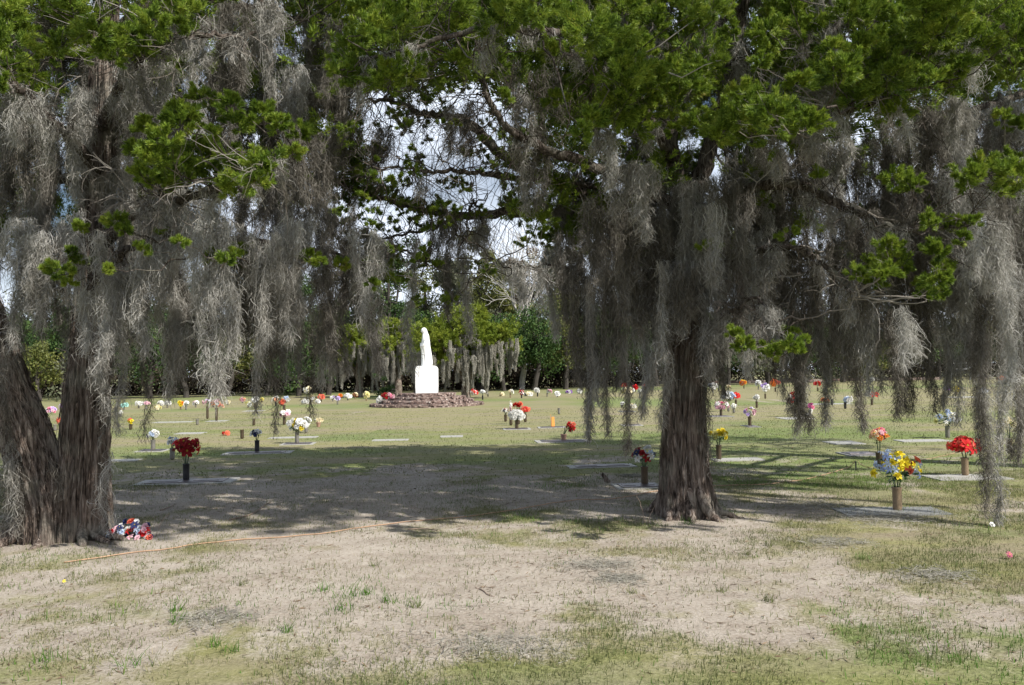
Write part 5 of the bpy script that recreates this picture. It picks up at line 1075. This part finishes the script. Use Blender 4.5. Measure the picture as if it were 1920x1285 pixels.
T2.limb([(178,420,e),(300,430,8),(450,450,8.1),(600,470,8.0),(700,500,7.8)], [.10,.07,.045,.015], tree_twigs=10)
T2.limb([(190,260,e),(320,200,8.6),(480,150,9),(620,140,9),(700,170,9)], [.09,.07,.045,.02], tree_twigs=12)
T2.limb([(200,60,e),(330,0,8.2),(480,20,8.3),(620,50,8.3)], [.08,.06,.02], tree_twigs=8)
T2.limb([(285,160,8.4),(275,60,8.4),(290,-60,8.4),(300,-250,8.4)], [.10,.09,.08,.03], tree_twigs=4)
T2.limb([(500,200,9.2),(492,100,9.2),(488,0,9.2),(485,-200,9.2)], [.08,.08,.07,.03], tree_twigs=6)
T2.limb([(182,360,e),(100,330,8.4),(20,340,8.4),(-60,330,8.4)], [.08,.05,.02], tree_twigs=6)
for k_, (px, dd, top) in enumerate(((0, .5, -420), (120, -1, -600), (330, .8, -600), (-200, -.6, -520))):
    T2.limb([(205, -20, e), ((px + 205) / 2, -120, e + dd * .5), (px, top * .6, e + dd), (px - 20, top, e + dd)], [.07, .05, .03, .012], seed=k_)
T2.bough([(13,33,38),(20,84,40),(17,127,36),(60,140,18),(40,60,26),(0,160,24)], 6.4, 21)
T2.bough([(104,90,26),(174,67,36),(207,100,34),(234,77,34),(278,67,34),(288,43,32),(321,27,30),(260,95,26),(94,167,10),(150,110,20),(88,110,18),(335,50,18),(345,10,20)], 6.9, 22)
T2.bough([(375,185,24),(345,215,26),(274,241,24),(340,230,34),(428,200,24),(448,235,30),(495,217,26),(522,235,24),(565,250,20),(255,288,24),(291,295,34),(321,300,34),(368,295,38),(412,295,38),(462,320,38),(495,310,34),(535,300,28),(549,290,20),(268,328,22),(300,348,28),(341,328,30),(395,328,34),(445,355,34),(478,341,28),(395,365,22),(310,265,26),(400,255,18),(370,240,18)], 6.3, 23, jd=.28)
T2.bough([(144,430,16),(217,420,20),(234,433,14),(110,510,24),(125,525,16),(174,494,15),(207,507,13),(134,473,13),(140,490,11)], 6.8, 25)
T2.bough([(311,437,12),(338,457,13),(267,467,14),(398,484,17),(425,490,19),(455,467,19),(448,503,13),(440,478,12)], 6.3, 27)
T2.bough([(582,484,18),(600,492,14),(640,500,16),(690,510,22),(715,520,20),(730,525,14),(700,535,12),(660,515,14),(760,520,10)], 7.4, 29)
T2.bough([(610,20,30),(640,60,24),(600,60,20),(560,30,20),(585,340,14),(600,120,14),(650,240,16),(640,400,16),(470,40,20),(420,10,20),(420,100,18),(345,130,16),(560,140,20),(610,180,22)], 8.2, 30, npl=16)
T2.bough([(60,270,30),(20,300,26),(90,340,22),(50,360,26),(20,420,20),(150,250,16)], 8.6, 32, npl=16)
rgq = np.random.default_rng(91)
T2.bough([(rgq.uniform(-80, 640), rgq.uniform(-110, 40), rgq.uniform(22, 38)) for _ in range(30)], 7.7, 34, npl=22, nl=100)  # foliage added up here to keep the left moss behind it shaded
T2.bough([(rgq.uniform(-20, 700), rgq.uniform(-10, 380), rgq.uniform(16, 30)) for _ in range(70)], 10.2, 33, npl=14, jd=.8)
H2 = [(15,180,430,60,8.2),(60,200,560,66,7.9),(110,180,330,70,7.2),(88,300,620,44,8.0),(150,160,380,60,7.7),(30,400,640,56,7.3),(70,430,610,40,7.2),(140,400,590,60,7.4),(196,440,720,36,6.9),(199,600,775,10,6.9),(165,540,650,30,7.1),(240,500,660,44,7.0),(285,450,655,52,6.8),(262,380,640,60,7.6),(310,480,700,48,7.6),(350,500,725,70,7.9),(372,390,560,56,6.7),(398,400,690,66,6.5),(415,520,740,44,6.5),(330,600,740,50,7.6),(455,540,640,54,7.4),(500,440,670,60,6.8),(478,500,765,18,8),(512,590,800,9,8),(530,420,640,56,7.1),(560,400,600,60,7.3),(600,380,640,60,7.6),(605,560,710,50,8.1),(640,400,690,60,7.9),(690,440,650,52,7.6),(703,560,695,32,7.5),(660,430,620,50,8.4),(545,560,710,46,8.3),(585,620,770,9,8.3),(372,30,260,46,7.3),(440,0,250,60,7.6),(420,120,330,60,8.4),(500,0,190,60,7.6),(520,150,420,56,8.8),(545,120,270,50,8.2),(570,240,430,60,7.6),(605,250,440,60,8),(250,130,300,56,7.6),(292,110,270,60,7.2),(170,100,400,60,8.8),(85,10,200,60,8.2),(130,0,150,50,8.6),(232,300,450,60,8),(640,150,300,50,8.8),(430,420,560,60,7.2),(560,300,440,60,8.5),(12,640,805,14,7.4),(225,650,800,14,8.0),(270,660,830,7,8.1),(213,560,700,26,8.2),(115,420,560,50,7.8),(470,330,500,60,7.6),(350,350,480,64,7.4)]
T2.hang(H2, 2)
# moss caught on the trunks
T2.hang([(26,860,1000,34,7.6),(16,830,960,26,7.5),(6,880,1010,30,7.7),(104,860,930,10,7.6),(198,850,960,10,7.75),(198,700,820,14,7.7),(205,880,1000,8,7.8)], 3, .55)
T1.hang([(1330,680,880,8,8.55),(1240,640,760,9,8.55)], 4, .8)
T2.fill(66, (-60, 720), (-60, 480), (120, 260), (8.4, 10.6), (40, 80), 54, .85, acc=lambda x, a, b: b < 640 + 40 * math.sin(x * .03))
T2.fill(34, (-40, 700), (430, 560), (90, 190), (8.2, 9.8), (24, 50), 55, .7)
T2.fill(16, (-40, 640), (-60, 200), (60, 140), (7.6, 9.5), (30, 60), 56, .7)
T2.crown((-4.9, 9.3, 6.5), (4.2, 3.0, 3.0), 240, 63, keep=lambda c: c[2] > 5.2 or c[1] > 8.2)
T2.crown((-4.4, 9.6, 4.6), (4.2, 1.6, 1.4), 80, 64, (.22, .36), 70, .04, -1)

# third cedar, its trunk just outside the right edge
T3 = Tree(np.array([9.4, 11.6, 0]), "mossy cedar reaching in from beyond the right edge"); b3 = np.array([9.4, 11.6, 0.])
P = [b3 - [0, 0, .1], b3 + [0, 0, 1], b3 + [.05, 0, 3], b3 + [0, 0, 6], b3 + [0, 0, 8.5]]
g = G(); trunk_mesh(g, P, [.38, .3, .26, .18, .06], 19, ringn=60, k=72, flare=.15); g.build("trunk", M_bark, T3.root, smooth=True); T3.wood.append(smooth_line(P, 30))
T3.limb([(2080,330,11.6),(2000,310,9.6),(1900,330,7.9),(1830,345,7.3),(1770,325,7.1)], [.09,.07,.045,.015], tree_twigs=8)
T3.limb([(2100,200,11.6),(1980,170,10),(1850,200,8.8),(1740,230,8.4),(1660,240,8.3)], [.09,.07,.04,.02], tree_twigs=10)
T3.limb([(2100,420,11.6),(2000,420,10),(1900,440,9),(1800,470,8.5)], [.08,.06,.02], tree_twigs=8)
T3.bough([(1899,334,38),(1849,321,34),(1815,334,32),(1865,361,28),(1822,368,22),(1789,324,18),(1910,380,24),(1885,300,22)], 7.0, 41)
T3.bough([(1905,240,20),(1880,220,16),(1900,440,20),(1920,300,20)], 8.0, 42)
H3 = [(1800,175,335,56,7.1),(1760,200,340,50,7.8),(1722,200,330,56,8.0),(1790,460,785,50,8.0),(1838,620,800,34,7.8),(1850,720,962,20,7.9),(1844,800,955,16,7.8),(1828,480,800,50,8.0),(1812,430,640,60,7.8),(1862,420,620,54,7.0),(1882,470,765,46,7.6),(1906,500,840,34,7.8),(1895,300,500,60,7.6),(1872,560,860,22,8.2),(1900,640,850,26,8.5),(1840,360,520,60,8.0),(1780,360,520,60,8.1),(1850,250,400,50,8.4),(1890,190,330,50,8.6),(1910,400,640,50,8.3)]
T3.hang(H3, 5)
T3.fill(38, (1700, 2000), (150, 500), (120, 260), (8.6, 11), (40, 80), 57, .85)
T3.crown((10.2, 12.6, 6.2), (3.2, 2.6, 3.0), 90, 65, keep=lambda c: c[1] > 11.0)
